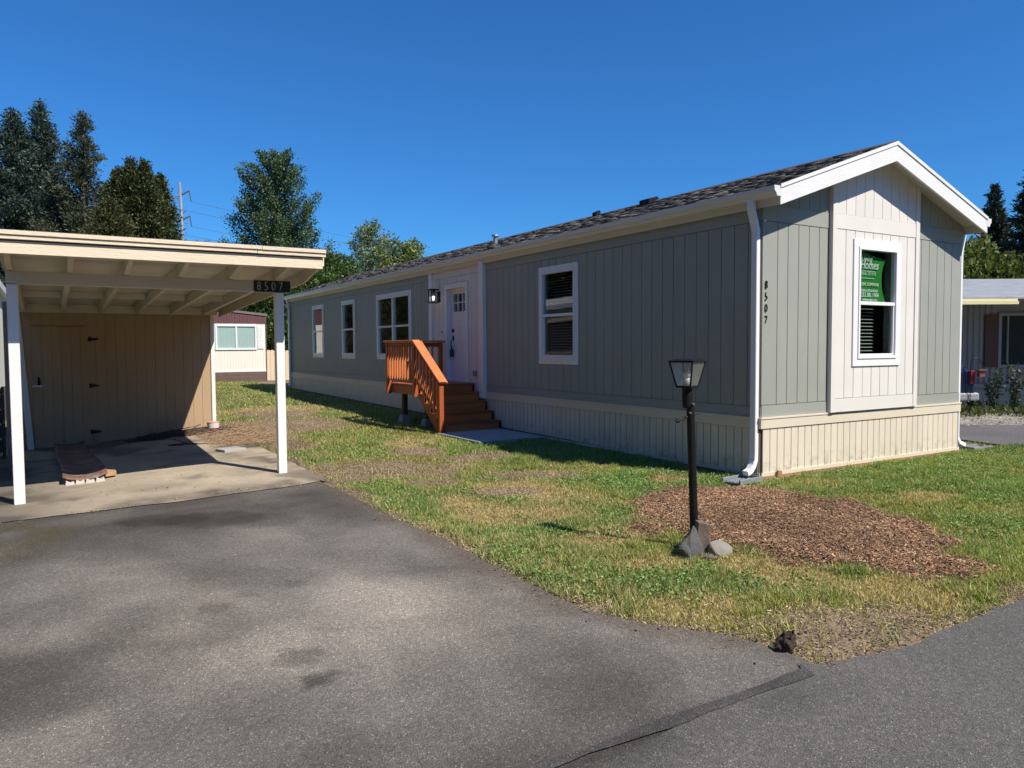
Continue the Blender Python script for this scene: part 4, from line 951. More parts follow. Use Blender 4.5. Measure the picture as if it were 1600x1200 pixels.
# fence right of that home
fen = thing('board_fence', (1.5, 26.4, .2), 'pale tan board fence behind the end of the sage green home', 'fence')
fm = mat('fence_tan', (.6, .47, .33), .7, .1, 4, rnd=.06, stretch=(1, 1, .2))
for k in range(34):
    hgt = 1.45+random.uniform(-.02, .02); x = .6+k*.152
    MB().prism([(x, 26.4, .15), (x+.145, 26.4, .15), (x+.145, 26.4, hgt), (x+.11, 26.4, hgt+.04), (x+.035, 26.4, hgt+.04), (x, 26.4, hgt)], (0, .02, 0)).build('fence_board', fm, fen)
MB().box(.6, 5.8, 26.42, 26.46, .5, .58).box(.6, 5.8, 26.42, 26.46, 1.15, 1.23).build('fence_rail', fm, fen)
# neighbour at the far left, a sliver in view, also seen in the window reflections
nl = thing('left_mobile_home', (-12, 12, 0), 'pale mobile home at the left edge behind the carport post', 'house')
MB().box(-12.2, -7.95, 12.0, 23, .7, 2.9).build('wall', ivory, nl)
for k in range(28): MB().box(-7.95, -7.935, 12.02+k*.39, 12.38+k*.39, .7, 2.86).build('siding_board', ivory, nl)
MB().box(-12.2, -7.93, 11.99, 23, -.1, .69).build('skirting', brownt, nl)
MB().prism([(-12.4, 11.8, 2.86), (-7.82, 11.8, 2.86), (-7.82, 11.8, 3.0), (-10.1, 11.8, 3.45), (-12.4, 11.8, 3.0)], (0, 11.4, 0)).build('roof', white, nl)

# right-hand neighbour, in a frame square to the view: u to the right, v away
uV = Vector((.8536, -.5209, 0)); vV = Vector((.5209, .8536, 0)); O = Vector((-7.006, -5.963, 0))
def fr(u, v, z): return O+uV*u+vV*v+Vector((0, 0, z))
def obx(mb, u0, u1, v0, v1, z0, z1, z1b=None):
    z1b = z1 if z1b is None else z1b
    return mb.add([fr(u0, v0, z0), fr(u1, v0, z0), fr(u1, v1, z0), fr(u0, v1, z0), fr(u0, v0, z1), fr(u1, v0, z1), fr(u1, v1, z1b), fr(u0, v1, z1b)], [(0, 3, 2, 1), (4, 5, 6, 7), (0, 1, 5, 4), (1, 2, 6, 5), (2, 3, 7, 6), (3, 0, 4, 7)])
V0 = 18.3
nr = thing('grey_roofed_home', fr(12.5, V0, 0), 'pale ribbed home with grey metal roof and brown shutter at the right', 'house')
rw = mat('shaded_white_metal', (.29, .30, .30), .5, .05, 2, rnd=.03); metr = mat('metal_roof', (.30, .31, .315), .55, .25, 3, .2, 20, stretch=(.5, 3, 1), dirt=((.2, .21, .22), 5, .55, .6))  # wall metal is white; the awning's deep shade is put into its colour
obx(MB(), 8.5, 18, V0+.03, V0+9, 0, 2.7).build('wall', rw, nr)
ribm = MB(); k = 8.6
def ribpiece(u, z0, z1):
    q = MB(); q.add([fr(u, V0+.029, z0), fr(u+.02, V0, z0), fr(u+.09, V0, z0), fr(u+.11, V0+.029, z0), fr(u, V0+.029, z1), fr(u+.02, V0, z1), fr(u+.09, V0, z1), fr(u+.11, V0+.029, z1)], [(0, 1, 5, 4), (1, 2, 6, 5), (2, 3, 7, 6), (4, 5, 6, 7), (3, 2, 1, 0)]); return q.build('siding_board', rw, nr)
NW = (11.78, 12.75, 1.06, 2.24)
while k < 17.8:
    if k+.14 < NW[0]-.08 or k > NW[1]+.08: ribpiece(k, .62, 2.68)
    else: ribpiece(k, .62, NW[2]-.08)
    k += .14
obx(MB(), 8.5, 18, V0-.02, V0+.0, .50, .61).build('skirt_band', rw, nr); 
for k in range(3): obx(MB(), 8.5, 18, V0+.0, V0+.0295, .0+k*.165, .158+k*.165).build('skirt_board', rw, nr)
wb = MB(); a, b, c, d = NW
for q in ((a-.07, b+.07, d, d+.07), (a-.07, b+.07, c-.07, c), (a-.07, a, c, d), (b, b+.07, c, d), (a+.14, a+.17, c, d)): obx(wb, q[0], q[1], V0-.03, V0+.01, q[2], q[3])
wbo = wb.build('window', rw, nr)
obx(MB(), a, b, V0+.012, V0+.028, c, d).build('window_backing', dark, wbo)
MB().add([fr(a, V0, c), fr(b, V0, c), fr(b, V0, d), fr(a, V0, d)], [(0, 1, 2, 3)]).build('pane', glass, wbo)
obx(MB(), a-.40, a-.075, V0-.04, V0-.001, c-.05, d+.02).build('shutter', mat('brown_shutter', (.10, .055, .035), .6, .15), nr)
rfo = obx(MB(), 8.2, 18.3, V0-.35, V0+4.6, 2.62, 2.66, 3.52).build('roof', metr, nr)
for k in range(0): obx(MB(), 8.25+k*.85, 8.28+k*.85, V0-.34, V0+4.5, 2.64, 2.70, 3.55).build('roof_seam', metr, rfo)
aw = thing('patio_awning', fr(9, 16.9, 2.4), 'cream edged patio awning along the front of the grey roofed home', 'awning')
ym = mat('awning_cream', (.8, .72, .42), .5, .04)
obx(MB(), 6.0, 10.95, 16.55, V0-.03, 2.50, 2.52, 2.60).build('awning_roof', rw, aw)
obx(MB(), 6.0, 10.97, 16.50, 16.545, 2.49, 2.545).build('awning_rail', ym, aw); obx(MB(), 6.0, 10.97, 16.46, 16.499, 2.42, 2.485).build('awning_rail', ym, aw)
for u in (6.1, 9.0): MB().tube([fr(u, 16.6, 0), fr(u, 16.6, 2.5)], .03, 8).build('awning_post', rw, aw)
obx(MB(), 11.0, 14.5, 16.9, V0-.03, 2.56, 2.58, 2.63).build('awning_roof', rw, aw)
# dark blue car: side profile loft
car = thing('blue_hatchback', fr(9.0, 16.9, 0), 'dark blue car parked under the awning beyond the home corner', 'car')
blue = mat('car_paint_blue', (.006, .011, .035), .25, .05, spec=.7); cglass = mat('car_window_glass', (.01, .012, .015), .08, .02); bump = mat('grey_bumper', (.3, .31, .31), .5, .05); tyre = mat('tyre_rubber', (.02, .02, .02), .85)
cu = 9.80; cv = 16.9; hw = .86   # rear end, centre v
prof = [(-4.25, .42), (-4.28, .72), (-4.1, .86), (-3.2, .98), (-2.55, 1.48), (-2.2, 1.56), (-.95, 1.55), (-.42, 1.45), (-.10, .98), (-.02, .88), (.0, .45), (-.05, .38), (-4.2, .36)]
rows = [(-hw, .93, 0), (-hw*.93, 1, 0), (hw*.93, 1, 0), (hw, .93, 0)]
mb = MB(); npf = len(prof); side_in = [0.0 if z < .9 else min(.16, (z-.9)*.28) for _, z in prof]
for s in (-1, -.94, .94, 1):
    for i, (u, z) in enumerate(prof):
        ins = side_in[i]; kk = 1 if abs(s) == 1 else 1.0
        zz = z-(.03 if abs(s) == 1 and z > 1.3 else 0); mb.v.append(tuple(fr(cu+u*(.985 if abs(s) == 1 else 1), cv+math.copysign(hw*abs(s)-ins, s), zz)))
for r in range(3):
    for i in range(npf): j = (i+1) % npf; mb.f.append((r*npf+i, r*npf+j, (r+1)*npf+j, (r+1)*npf+i))
mb.f.append(tuple(range(npf))[::-1]); mb.f.append(tuple(3*npf+i for i in range(npf)))
mb.build('body', blue, car, bevel=.02)
for s in (-1, 1):
    for (pp) in ([(-3.0, .98), (-2.5, 1.42), (-1.75, 1.46), (-1.75, .98)], [(-1.68, .98), (-1.68, 1.46), (-.98, 1.45), (-.62, 1.35), (-.35, .99)]):
        mb = MB(); mb.add([fr(cu+u, cv+s*(hw+.004-min(.16, max(0, z-.9)*.28)), z) for u, z in pp]+[fr(cu+u, cv+s*(hw-.02-min(.16, max(0, z-.9)*.28)), z) for u, z in pp], [tuple(range(len(pp))), tuple(range(len(pp), 2*len(pp)))[::-1]]+[(i, (i+1) % len(pp), len(pp)+(i+1) % len(pp), len(pp)+i) for i in range(len(pp))]); mb.build('side_window', cglass, car)
    for u in (-3.45, -.85):
        wl = MB().tube([fr(cu+u, cv+s*(hw-.2), .31), fr(cu+u, cv+s*(hw+.01), .31)], .31, 24).build('wheel', tyre, car); MB().tube([fr(cu+u, cv+s*(hw+.005), .31), fr(cu+u, cv+s*(hw+.016), .31)], .19, 20).build('rim', galv, wl)
    mb = MB(); obx(mb, cu-.12, cu+.006, cv+s*hw*.93-.07, cv+s*hw*.93+.068, .72, 1.0); mb.build('tail_light', mat('tail_light_red', (.22, .008, .025), .3), car, bevel=.01)
mb = MB(); obx(mb, cu-.5, cu+.10, cv-hw-.02, cv+hw+.02, .36, .53); mb.build('rear_bumper', bump, car, bevel=.03)
mb = MB(); obx(mb, cu-.30, cu-.10, cv-hw*.7, cv+hw*.7, 1.0, 1.02); mb.build('rear_wiper', black, car)
mb = MB(); mb.add([fr(cu-.09, cv-.62, 1.03), fr(cu-.09, cv+.62, 1.03), fr(cu-.47, cv+.52, 1.42), fr(cu-.47, cv-.52, 1.42), fr(cu-.13, cv-.62, 1.0), fr(cu-.13, cv+.62, 1.0), fr(cu-.51, cv+.52, 1.4), fr(cu-.51, cv-.52, 1.4)], [(0, 1, 2, 3), (4, 7, 6, 5), (0, 4, 5, 1), (1, 5, 6, 2), (2, 6, 7, 3), (3, 7, 4, 0)]); mb.build('rear_window', cglass, car)
# shepherd hook and feeder
hk = thing('garden_hook', fr(9.9, 16.0, 0), 'black shepherd hook pole in front of the blue car', 'hook')
MB().tube([fr(9.68, 16.0, 0), fr(9.68, 16.0, 1.15)]+[fr(9.68+.11-.11*math.cos(a), 16.0, 1.15+.12*math.sin(a)) for a in np.linspace(.3, 2.7, 9)]+[fr(9.90, 16, 1.15), fr(9.925, 16, 1.17)], .009, 6).build('hook_rod', black, hk)
fd = thing('bird_feeder', fr(9.9, 16, .9), 'small brown hanging bird feeder with a dark roof', 'bird feeder')
fb = mat('feeder_brown', (.2, .07, .04), .6, .2)
mb = MB(); obx(mb, 9.845, 9.955, 15.95, 16.05, .87, 1.0); mb.build('feeder_body', fb, fd); mb = MB(); obx(mb, 9.815, 9.985, 15.92, 16.08, 1.0, 1.025); mb.build('feeder_roof', brownt, fd)
MB().tube([fr(9.90, 16, 1.02), fr(9.90, 16, 1.14)], .003, 4).build('feeder_wire', black, fd)

# ------------------------------------------------ vegetation
lm = leafmat('leaf_surface'); needle = leafmat('needle_surface', .6, .12)
bark = mat('grey_bark', (.12, .10, .085), .9, .3, 6, .6, 20)
def leaves_mesh(name, P, D, size, asp, cols, m, jitter=.6):
    """one rhombus per leaf: P centres, D preferred directions"""
    n = len(P); d = D+rng.normal(size=(n, 3))*jitter; d /= np.linalg.norm(d, axis=1)[:, None]
    r = rng.normal(size=(n, 3)); s = np.cross(d, r); s /= np.linalg.norm(s, axis=1)[:, None]+1e-9
    sz = (size*rng.uniform(.6, 1.4, n))[:, None]
    a = P-d*sz*.5; c = P+d*sz*.5; b = P+s*sz*asp*.5; e = P-s*sz*asp*.5
    co = np.stack([a, b, c, e], 1).reshape(-1, 3); q = np.arange(4*n).reshape(n, 4)
    return mesh_np(name, co, q, m, np.repeat(cols, 4, axis=0))
def tree(name, loc, h, prof, label, cat='tree', group=None, nb=160, up=.3, curl=.4, per=60, leaf=.16, asp=.4, cbase=(.03, .05, .02), cvar=(.5, .25), tr=.02, z0=.08, m=lm, spread=.16, jit=.7, sub=3, seed=1, hang=0, tip=None, lean=0, gap=0.0, loc_z=None):
    """trunk with limbs; twigs and leaves along every limb. prof(t) = crown radius at height t in 0..1"""
    R = np.random.default_rng(seed); t_ = thing(name, loc, label, cat, group)
    base = np.array(loc, float); P = []; Dr = []; K = []; tb = MB()
    tb.tube([base+np.array([0, 0, h*k/8]) + np.array([math.sin(k*1.3+seed), math.cos(k+seed), 0])*h*.006*k/4 for k in range(9)], [max(.012, h*tr*(1-k/8.3)) for k in range(9)], 8, False)
    for i in range(nb):
        t = z0+(1-z0)*((i+R.random())/nb)**.95; a = i*2.39996+R.normal()*.5; 
        if gap and vnoise(np.array([t*9+seed]), np.array([math.cos(a)*2+5]), 9)[0] < gap: continue
        ln = prof(t, a)*R.uniform(.72, 1.12); 
        if ln < .08: ln = .08
        ang = up+R.normal()*.12; p = base+np.array([0, 0, max(0, t*h-ln*math.sin(max(ang, 0))*.75)]); d = np.array([math.cos(a)*math.cos(ang), math.sin(a)*math.cos(ang), math.sin(ang)])
        nseg = 7; pts = [p]; dirs = []
        for k in range(nseg):
            d = d+np.array([0, 0, curl/nseg])+R.normal(size=3)*.05; d /= np.linalg.norm(d); p = p+d*ln/nseg; pts.append(p); dirs.append(d)
        tb.tube(pts, [max(.006, h*tr*.22*(1-k/8)*min(1, ln/(h*.15))) for k in range(nseg+1)], 4, False)
        n_ = int(per*ln/(h*.12)*R.uniform(.8, 1.2))+8
        u = R.random(n_)**.75*nseg; u = np.minimum(u, nseg-1e-3); ii = u.astype(int); fr_ = u-ii; PT = np.array(pts); DI = np.array(dirs)
        q = PT[ii]*(1-fr_[:, None])+PT[ii+1]*fr_[:, None]; wd_ = spread*ln*(1.0-.55*u/nseg)+.03*h*.3
        off = R.normal(size=(n_, 3))*wd_[:, None]*np.array([1, 1, .55]); off[:, 2] -= hang*np.abs(off[:, 2])+hang*.02*h*R.random(n_)
        P.append(q+off); Dr.append(DI[ii]+off/(wd_[:, None]+.01)*.5-np.array([0, 0, hang*1.2])); K.append(np.full(n_, R.normal()))
    P = np.concatenate(P); Dr = np.concatenate(Dr); K = np.concatenate(K); n_ = len(P)
    c = np.array(cbase)[None]*np.exp(cvar[0]*(R.normal(size=(n_, 1))*.55+K[:, None]*.35)); c = c*(1+cvar[1]*R.normal(size=(n_, 1))*np.array([1, .1, -.4])*.5)
    if tip is not None: w_ = (R.random((n_, 1)) < .22); c = np.where(w_, np.array(tip)*R.uniform(.6, 1.3, (n_, 1)), c)
    tb.build('trunk', bark, t_); put('crown', leaves_mesh('crown', P, Dr, leaf, asp, np.clip(c, .004, .8), m, jit), t_)
    return t_
cone = lambda r, p=.9: (lambda t, a: r*(max(0, 1-t)**p)*(.25+.75*min(1, t*6)))
def bush(name, loc, r, label, n=6000, leaf=.1, cbase=(.05, .08, .02), cat='bush', group=None, m=lm, seed=3, lobes=9, asp=.55, tip=None):
    R = np.random.default_rng(seed); t_ = thing(name, loc, label, cat, group); r = np.array(r, float); base = np.array(loc, float)
    C_ = R.normal(size=(lobes, 3)); C_ /= np.linalg.norm(C_, axis=1)[:, None]; C_ *= R.uniform(.25, .62, (lobes, 1)); C_[:, 2] = C_[:, 2]*.8
    k = R.integers(0, lobes, n); d = R.normal(size=(n, 3)); d /= np.linalg.norm(d, axis=1)[:, None]; rad = R.uniform(.25, 1, n)[:, None]**.5*(.36+.16*R.random((lobes, 1))[k])
    nz = np.array([fbm(d[:, 0]*4+k*7, d[:, 1]*4+d[:, 2]*3, 1, 95)])[0][:, None]
    P = C_[k]+d*rad*(.7+.65*nz); P[:, 2] = np.abs(P[:, 2]+.75)-.75
    Pw = base+np.array([0, 0, r[2]*.85])+P*r; Pw[:, 2] = np.maximum(Pw[:, 2], base[2]+.03)
    c = np.array(cbase)[None]*np.exp(.5*R.normal(size=(n, 1))*.6+.3*R.normal(size=(lobes, 1))[k]); c = c*(1+.12*R.normal(size=(n, 1))*np.array([1, 0, -.3]))
    if tip is not None: w_ = (R.random((n, 1)) < .2); c = np.where(w_, np.array(tip)*R.uniform(.6, 1.3, (n, 1)), c)
    tb = MB()
    for i in range(lobes):
        e = base+np.array([0, 0, r[2]*.85])+C_[i]*r; tb.tube([base+np.array([0, 0, -.05]), (base+e)/2+R.normal(size=3)*.05*r[0], e], [.035*r[2]**.5, .02*r[2]**.5, .008], 5, False)
    tb.build('stems', bark, t_); put('crown', leaves_mesh('crown', Pw, d+np.array([0, 0, .3]), leaf, asp, np.clip(c, .004, .8), m, .8), t_); return t_

camx, camy = -7.006, -5.963
def at(dx, dy, d): 
    l = math.hypot(dx, dy); return (camx+dx/l*d, camy+dy/l*d)
def el(e, d): return 1.55+e*d
# left group of conifers
x, y = at(-.026, 1, 36); tree('spruce_tree', (x, y, 0), el(.262, 36), cone(3.2, .75), 'blue green spruce at the left edge, tallest pair of tips', 'tree', nb=190, up=-.1, curl=1.0, per=420, leaf=.14, asp=.3, cbase=(.035, .055, .045), m=needle, seed=2, tip=(.12, .165, .125), spread=.09)
x, y = at(-.0, 1, 37); tree('spruce_tree', (x, y, 0), el(.275, 37), cone(3.0, .8), 'blue green spruce just right of the one at the left edge', 'tree', nb=190, up=-.1, curl=1.0, per=420, leaf=.14, asp=.3, cbase=(.035, .055, .043), m=needle, seed=12, tip=(.12, .165, .125), spread=.09)
x, y = at(-.075, 1, 38); tree('spruce_tree', (x, y, 0), el(.25, 38), cone(3.2, .8), 'blue green spruce cut off by the left edge of the view', 'tree', nb=180, up=-.1, curl=1.0, per=400, leaf=.14, asp=.3, cbase=(.035, .055, .043), m=needle, seed=13, tip=(.12, .165, .125), spread=.09)
x, y = at(.040, 1, 34); tree('fir_tree', (x, y, 0), el(.268, 34), (lambda t, a: 3.9*max(0, 1-t)**.9*(.45+.75*vnoise(np.array([t*9.]), np.array([a*1.2]), 4)[0])+.1), 'ragged open fir with gaps between its upper branches', 'tree', nb=110, up=.05, curl=1.1, per=480, leaf=.12, asp=.35, cbase=(.045, .055, .03), m=needle, seed=4, spread=.07, tip=(.1, .12, .07))
for k, (dx_, e_, r_, dd_) in enumerate(((.075, .21, 1.6, 30), (.088, .223, 1.2, 29.5), (.103, .222, 1.25, 29), (.119, .207, 1.15, 29.5), (.066, .175, 1.7, 28))):
    x, y = at(dx_, 1, dd_); tree('arborvitae_tree', (x, y, 0), el(e_, dd_), (lambda t, a, r_=r_: r_*(1-t**4.5)*(.6+.4*min(1, t*4))), ['dense dark arborvitae column', 'tallest dense arborvitae with rounded top', 'dense arborvitae column right of the tallest one', 'dense arborvitae nearest the steel pole', 'shorter brownish arborvitae beside the ragged fir'][k], 'tree', 'dense arborvitae columns behind the carport',
        nb=300, up=.9, curl=.4, per=260, leaf=.11, asp=.4, cbase=(.04, .052, .014) if k < 4 else (.06, .06, .02), m=needle, seed=20+k, spread=.2, tip=(.09, .10, .03), tr=.015, z0=.02)
# big cottonwood
x, y = at(.248, .969, 62); h_ = el(.240, 62)
tree('cottonwood_tree', (x, y, 0), h_, (lambda t, a: 5.9*(math.sin(min(1, max(0, (1-t))*1.35+.05)*math.pi*.5)**.6)*(.7+.45*vnoise(np.array([t*7.]), np.array([a*1.1+3]), 14)[0])), 'tall dark cottonwood with upswept branches behind the carport roof', 'tree', nb=125, up=.35, curl=1.1, per=330, leaf=.16, asp=.6, cbase=(.05, .085, .035), seed=31, spread=.042, tip=(.17, .23, .14), tr=.015, z0=.1, jit=1.0)
# light green trees above the roof line
def broad(name, dx, dy, d, e, r, label, seed, cb, nb=130, per=70, leaf=.26, tip=None, spread=.2, gap=.0, group=None):
    x, y = at(dx, dy, d); return tree(name, (x, y, 0), el(e, d), (lambda t, a: r*(max(0.02, 1-abs(t-.55)/.5)**.5)*(.7+.5*vnoise(np.array([t*6.+seed]), np.array([a*1.1]), 24)[0])), label, 'tree', group, nb=nb, up=.6, curl=.3, per=int(per*2), leaf=leaf*.66, asp=.7, cbase=cb, seed=seed, spread=spread, tip=tip, tr=.014, z0=.18, jit=1.0, gap=gap)
broad('alder_tree', .358, .934, 66, .163, 3.8, 'airy light green tree rising above the far end of the roof', 41, (.15, .19, .10), nb=80, per=70, tip=(.3, .36, .22), spread=.12, gap=.12)  # pale leaves: distance haze and leaf sheen are put into the colours
broad('alder_tree', .398, .917, 62, .135, 4.2, 'yellow green tree lower on the right above the roof line', 42, (.15, .18, .06), nb=90, per=75, tip=(.28, .3, .13), spread=.13)
broad('maple_tree', .312, .95, 52, .118, 3.2, 'mid green bushy tree between the carport roof and the home', 43, (.075, .11, .05), nb=120, per=90, tip=(.14, .18, .08))
broad('maple_tree', .285, .957, 42, .105, 4.0, 'dark green bushy tree behind the white mobile home', 44, (.05, .085, .02), nb=190, per=120, leaf=.22, tip=(.11, .16, .04))
broad('willow_tree', .155, .985, 75, .128, 4.5, 'hazy grey green sparse tree below the steel pole', 45, (.14, .17, .12), nb=80, per=30, leaf=.25, spread=.22)
broad('willow_tree', .195, .98, 76, .128, 4.5, 'hazy grey green sparse tree left of the cottonwood', 46, (.13, .17, .12), nb=80, per=34, leaf=.25, spread=.22)
for k, (x, y, rr_) in enumerate(((2.2, 29.0, 1.6), (3.9, 28.6, 1.7), (5.6, 29.2, 1.9), (7.6, 30, 2.1))):
    bush('laurel_bush', (x, y, .1), (rr_, 1.6, 2.3 if k != 1 else 1.9), ['dense green laurel just behind the white mobile home', 'lower laurel bush left of the board fence', 'dense laurel behind the board fence', 'laurel behind the far corner of the sage home'][k], 9000, .16, (.045, .08, .018), group='laurel bushes behind the board fence', seed=50+k, tip=(.10, .15, .035))
# right hand side
x, y = at(.896, .444, 52); tree('fir_tree', (x, y, 0), el(.176, 52), cone(2.6, .85), 'dark fir beyond the right end of the gable roof', 'tree', nb=240, up=-.1, curl=.5, per=110, leaf=.26, asp=.3, cbase=(.028, .042, .03), m=needle, seed=61, spread=.14, tip=(.06, .08, .06))
x, y = at(.911, .413, 50); tree('fir_tree', (x, y, 0), el(.19, 50), cone(3.0, .8), 'broader dark fir cut off by the right edge', 'tree', nb=260, up=-.1, curl=.5, per=110, leaf=.26, asp=.3, cbase=(.028, .042, .03), m=needle, seed=62, spread=.14, tip=(.06, .08, .06))
x, y = at(.885, .465, 34); bush('hazel_bush', (x, y, 0), (2.6, 2.4, 3.7), 'large yellow green bush behind the grey metal roof', 16000, .2, (.11, .13, .03), seed=63, tip=(.18, .2, .05), lobes=14)
x, y = at(.906, .423, 33); bush('hazel_bush', (x, y, 0), (2.4, 2.0, 3.1), 'smaller yellow green bush at the right edge', 14000, .2, (.10, .12, .03), seed=64, tip=(.17, .19, .05), lobes=12)
# unseen tree rows, placed to cut skylight and be mirrored in the panes
for k in range(30):
    if k < 13: x, y = -21+2.0*(k % 2), -14+k*5.2
    elif k < 20: x, y = -22+(k-12)*7.0, -27+2*(k % 2)
    else: x, y = 33+(k-20)*6.0, -27+(k-20)*2.3
    tree('unseen_tree', (x, y, 0), 11+3*random.random() if k < 13 else 8.5+2*random.random(), cone(4.2, .45), 'dark unseen tree placed to cut skylight and mirror in the panes', 'tree', 'dark trees in rows outside the view', nb=110, up=.1, curl=.5, per=75, leaf=.55, asp=.6, cbase=(.04, .06, .025), seed=70+k, spread=.2, z0=.02)
# tall leafy weeds by the neighbour's wall
for k, (u, v, h_) in enumerate(((10.95, 17.3, 1.0), (11.35, 17.1, 1.2), (10.6, 17.4, .4))):
    st = MB(); P = []; p0 = fr(u, v, 0); t_ = thing('leafy_weed', p0, ['tall leafy plant below the brown shutter', 'tallest leafy plant below the dark neighbour window', 'low leafy plant next to the blue car bumper'][k], 'plant', 'leafy plants along the grey roofed home')
    for s in range(6 if k < 2 else 9):
        a = random.uniform(0, 6.3); ln = h_*random.uniform(.6, 1.0); tilt = random.uniform(.05, .25); e = p0+Vector((math.cos(a)*tilt*ln, math.sin(a)*tilt*ln, ln)); st.tube([p0, p0.lerp(e, .5)+Vector((0, 0, .03)), e], .007, 4, False)
        for q in range(70): w_ = random.random(); P.append(p0.lerp(e, w_)+Vector((random.gauss(0, .05), random.gauss(0, .05), random.gauss(0, .03))))
    P = np.array([tuple(p) for p in P]); st.build('stems', bark, t_); put('leaves', leaves_mesh('leaves', P, np.tile([0, 0, .4], (len(P), 1)), .085, .45, np.array([.05, .07, .04])*rng.uniform(.6, 1.5, (len(P), 1)), lm), t_)

# steel transmission pole and wires
tp = thing('transmission_pole', (*at(.139, .990, 150), 0), 'tall pale steel transmission pole with angled arms', 'utility pole')
px_, py2 = at(.1395, .990, 150); hp = el(.2, 150); stl = mat('pole_steel', (.17, .19, .23), .5, .06); stld = mat('arm_steel', (.10, .12, .15), .6, .06)
MB().tube([(px_+1.2, py2, 0), (px_+.35, py2, hp*.6), (px_, py2, hp)], [.5, .36, .27], 12).build('pole_shaft', stl, tp, smooth=True)
wires = []
for zf in (2.2, 6.7):
    z = hp-zf
    for s, up_ in ((1, .75), (-1, -.65)):
        e = (px_+.1+s*1.4, py2-.6, z+up_); MB().tube([(px_+.1, py2, z-.1), e], [.2, .12], 6).build('arm', stld, tp); MB().tube([e, (e[0]+.25, e[1], e[2]-1.9)], .13, 6).build('insulator', stld, tp); wires.append((e[0]+.25, e[1], e[2]-1.9))
wm = mat('wire_dark', (.15, .18, .24), .6)
for k, wp in enumerate(wires):
    if k == 1 or k == 3: pass
    q = (px_+235, py2+70-10*k, wp[2]-1.0); pts = []
    for i in range(41):
        t = i/40; pts.append((wp[0]+(q[0]-wp[0])*t, wp[1]+(q[1]-wp[1])*t, wp[2]+(q[2]-wp[2])*t-22*t*(1-t)))
    MB().tube(pts, .045, 4, False).build('power_line', wm, label=['upper right power line off the steel pole', 'upper left power line off the steel pole', 'lower right power line off the steel pole', 'lower left power line off the steel pole'][k], cat='wire', group='power lines across the sky')

# ------------------------------------------------ grass, clover, mulch
camp = np.array([camx, camy])
def scatter(x0, x1, y0_, y1_, dens, fn):
    n_ = int((x1-x0)*(y1_-y0_)*dens); x = rng.uniform(x0, x1, n_); y = rng.uniform(y0_, y1_, n_); keep = fn(x, y); return x[keep], y[keep]
def lawn_ok(x, y):
    out = (poly_dist(x, y, DRIVE) > .0) & (y > ROADN) & ~((x > -.04) & (x < W+.02) & (y > -.035)) & ~((x > -8) & (x < -4.25) & (y > 2.3) & (y < 8.9)) & ~((x > -1.34) & (x < -.05) & (y > 4.34) & (y < 5.88))
    out &= ~((x > -.62) & (x < -.02) & (y > -.18) & (y < .18)) & ~((x > 4.3) & (x < 4.95) & (y > -.16) & (y < .14))
    return out
BX, BY = [], []
for (a, b, c, d, den) in ((-4.6, -.0, -3.75, 0, 16000), (0, 5.5, -3.75, 0, 9500), (-4.6, 0, 0, 3, 9500), (-4.6, 0, 3, 7, 3600), (-4.4, 0, 7, 13, 1500), (-5, 3, 13, 25.4, 500), (4.2, 5.6, 0, 4, 2500), (-10.5, -8.05, 2, 12, 150)):
    def ok(x, y):
        r = lawn_ok(x, y); m_, d_, dr_, lu_ = zones(x[r], y[r])
        keep = np.random.default_rng(5).random(len(m_)) < (1-m_)*(1-d_*.93)*(.45+.55*fbm(x[r], y[r], 7, 97)+.35*lu_); r2 = r.copy(); r2[np.where(r)[0]] = keep; return r2
    x, y = scatter(a, b, c, d, den, ok); BX.append(x); BY.append(y)
x = np.concatenate(BX); y = np.concatenate(BY); n_ = len(x)
m_, d_, dr_, lu_ = zones(x, y); dist = np.hypot(x-camx, y-camy)
hh = rng.uniform(.015, .042, n_)*(.7+.9*sstep(.48, .72, fbm(x, y, 5.5, 141)))*(1+.5*lu_-.35*dr_)*(.8+.5*fbm(x, y, 2.5, 98)); wdt = (.0025+.00045*dist)*rng.uniform(.7, 1.3, n_)
a = rng.uniform(0, 2*np.pi, n_); ln = rng.uniform(.2, 1.1, n_)*hh; la_ = rng.uniform(0, 2*np.pi, n_); z = gz(x, y)-.012
p0 = np.stack([x-np.cos(a)*wdt, y-np.sin(a)*wdt, z], -1); p1 = np.stack([x+np.cos(a)*wdt, y+np.sin(a)*wdt, z], -1); p2 = np.stack([x+np.cos(la_)*ln, y+np.sin(la_)*ln, z+hh+.004], -1)
dryp = np.clip(dr_*.85+.16+.25*d_, 0, 1); isdry = rng.random(n_) < dryp
g = np.array([.29, .315, .095])*(.5+.95*rng.random((n_, 1)))*(.72+.6*fbm(x, y, .9, 111)[:, None])*(1+.25*(fbm(x, y, 1.3, 99)[:, None]-.5)*np.array([3, .6, 0])); g = g*(1-lu_[:, None]*np.array([.22, .02, .1]))
c = np.where(isdry[:, None], np.array([.50, .40, .20])*(.55+.8*rng.random((n_, 1))), g)
print('blades', n_)
me = mesh_np('grass', np.stack([p0, p1, p2], 1).reshape(-1, 3), np.arange(3*n_).reshape(-1, 3), leafmat('grass_blade', .6, .3), np.repeat(np.clip(c, .01, 1), 3, axis=0), nv=3)
put('grass', me, kind='stuff', label='short patchy lawn grass around the home, green with dry spots', cat='grass')
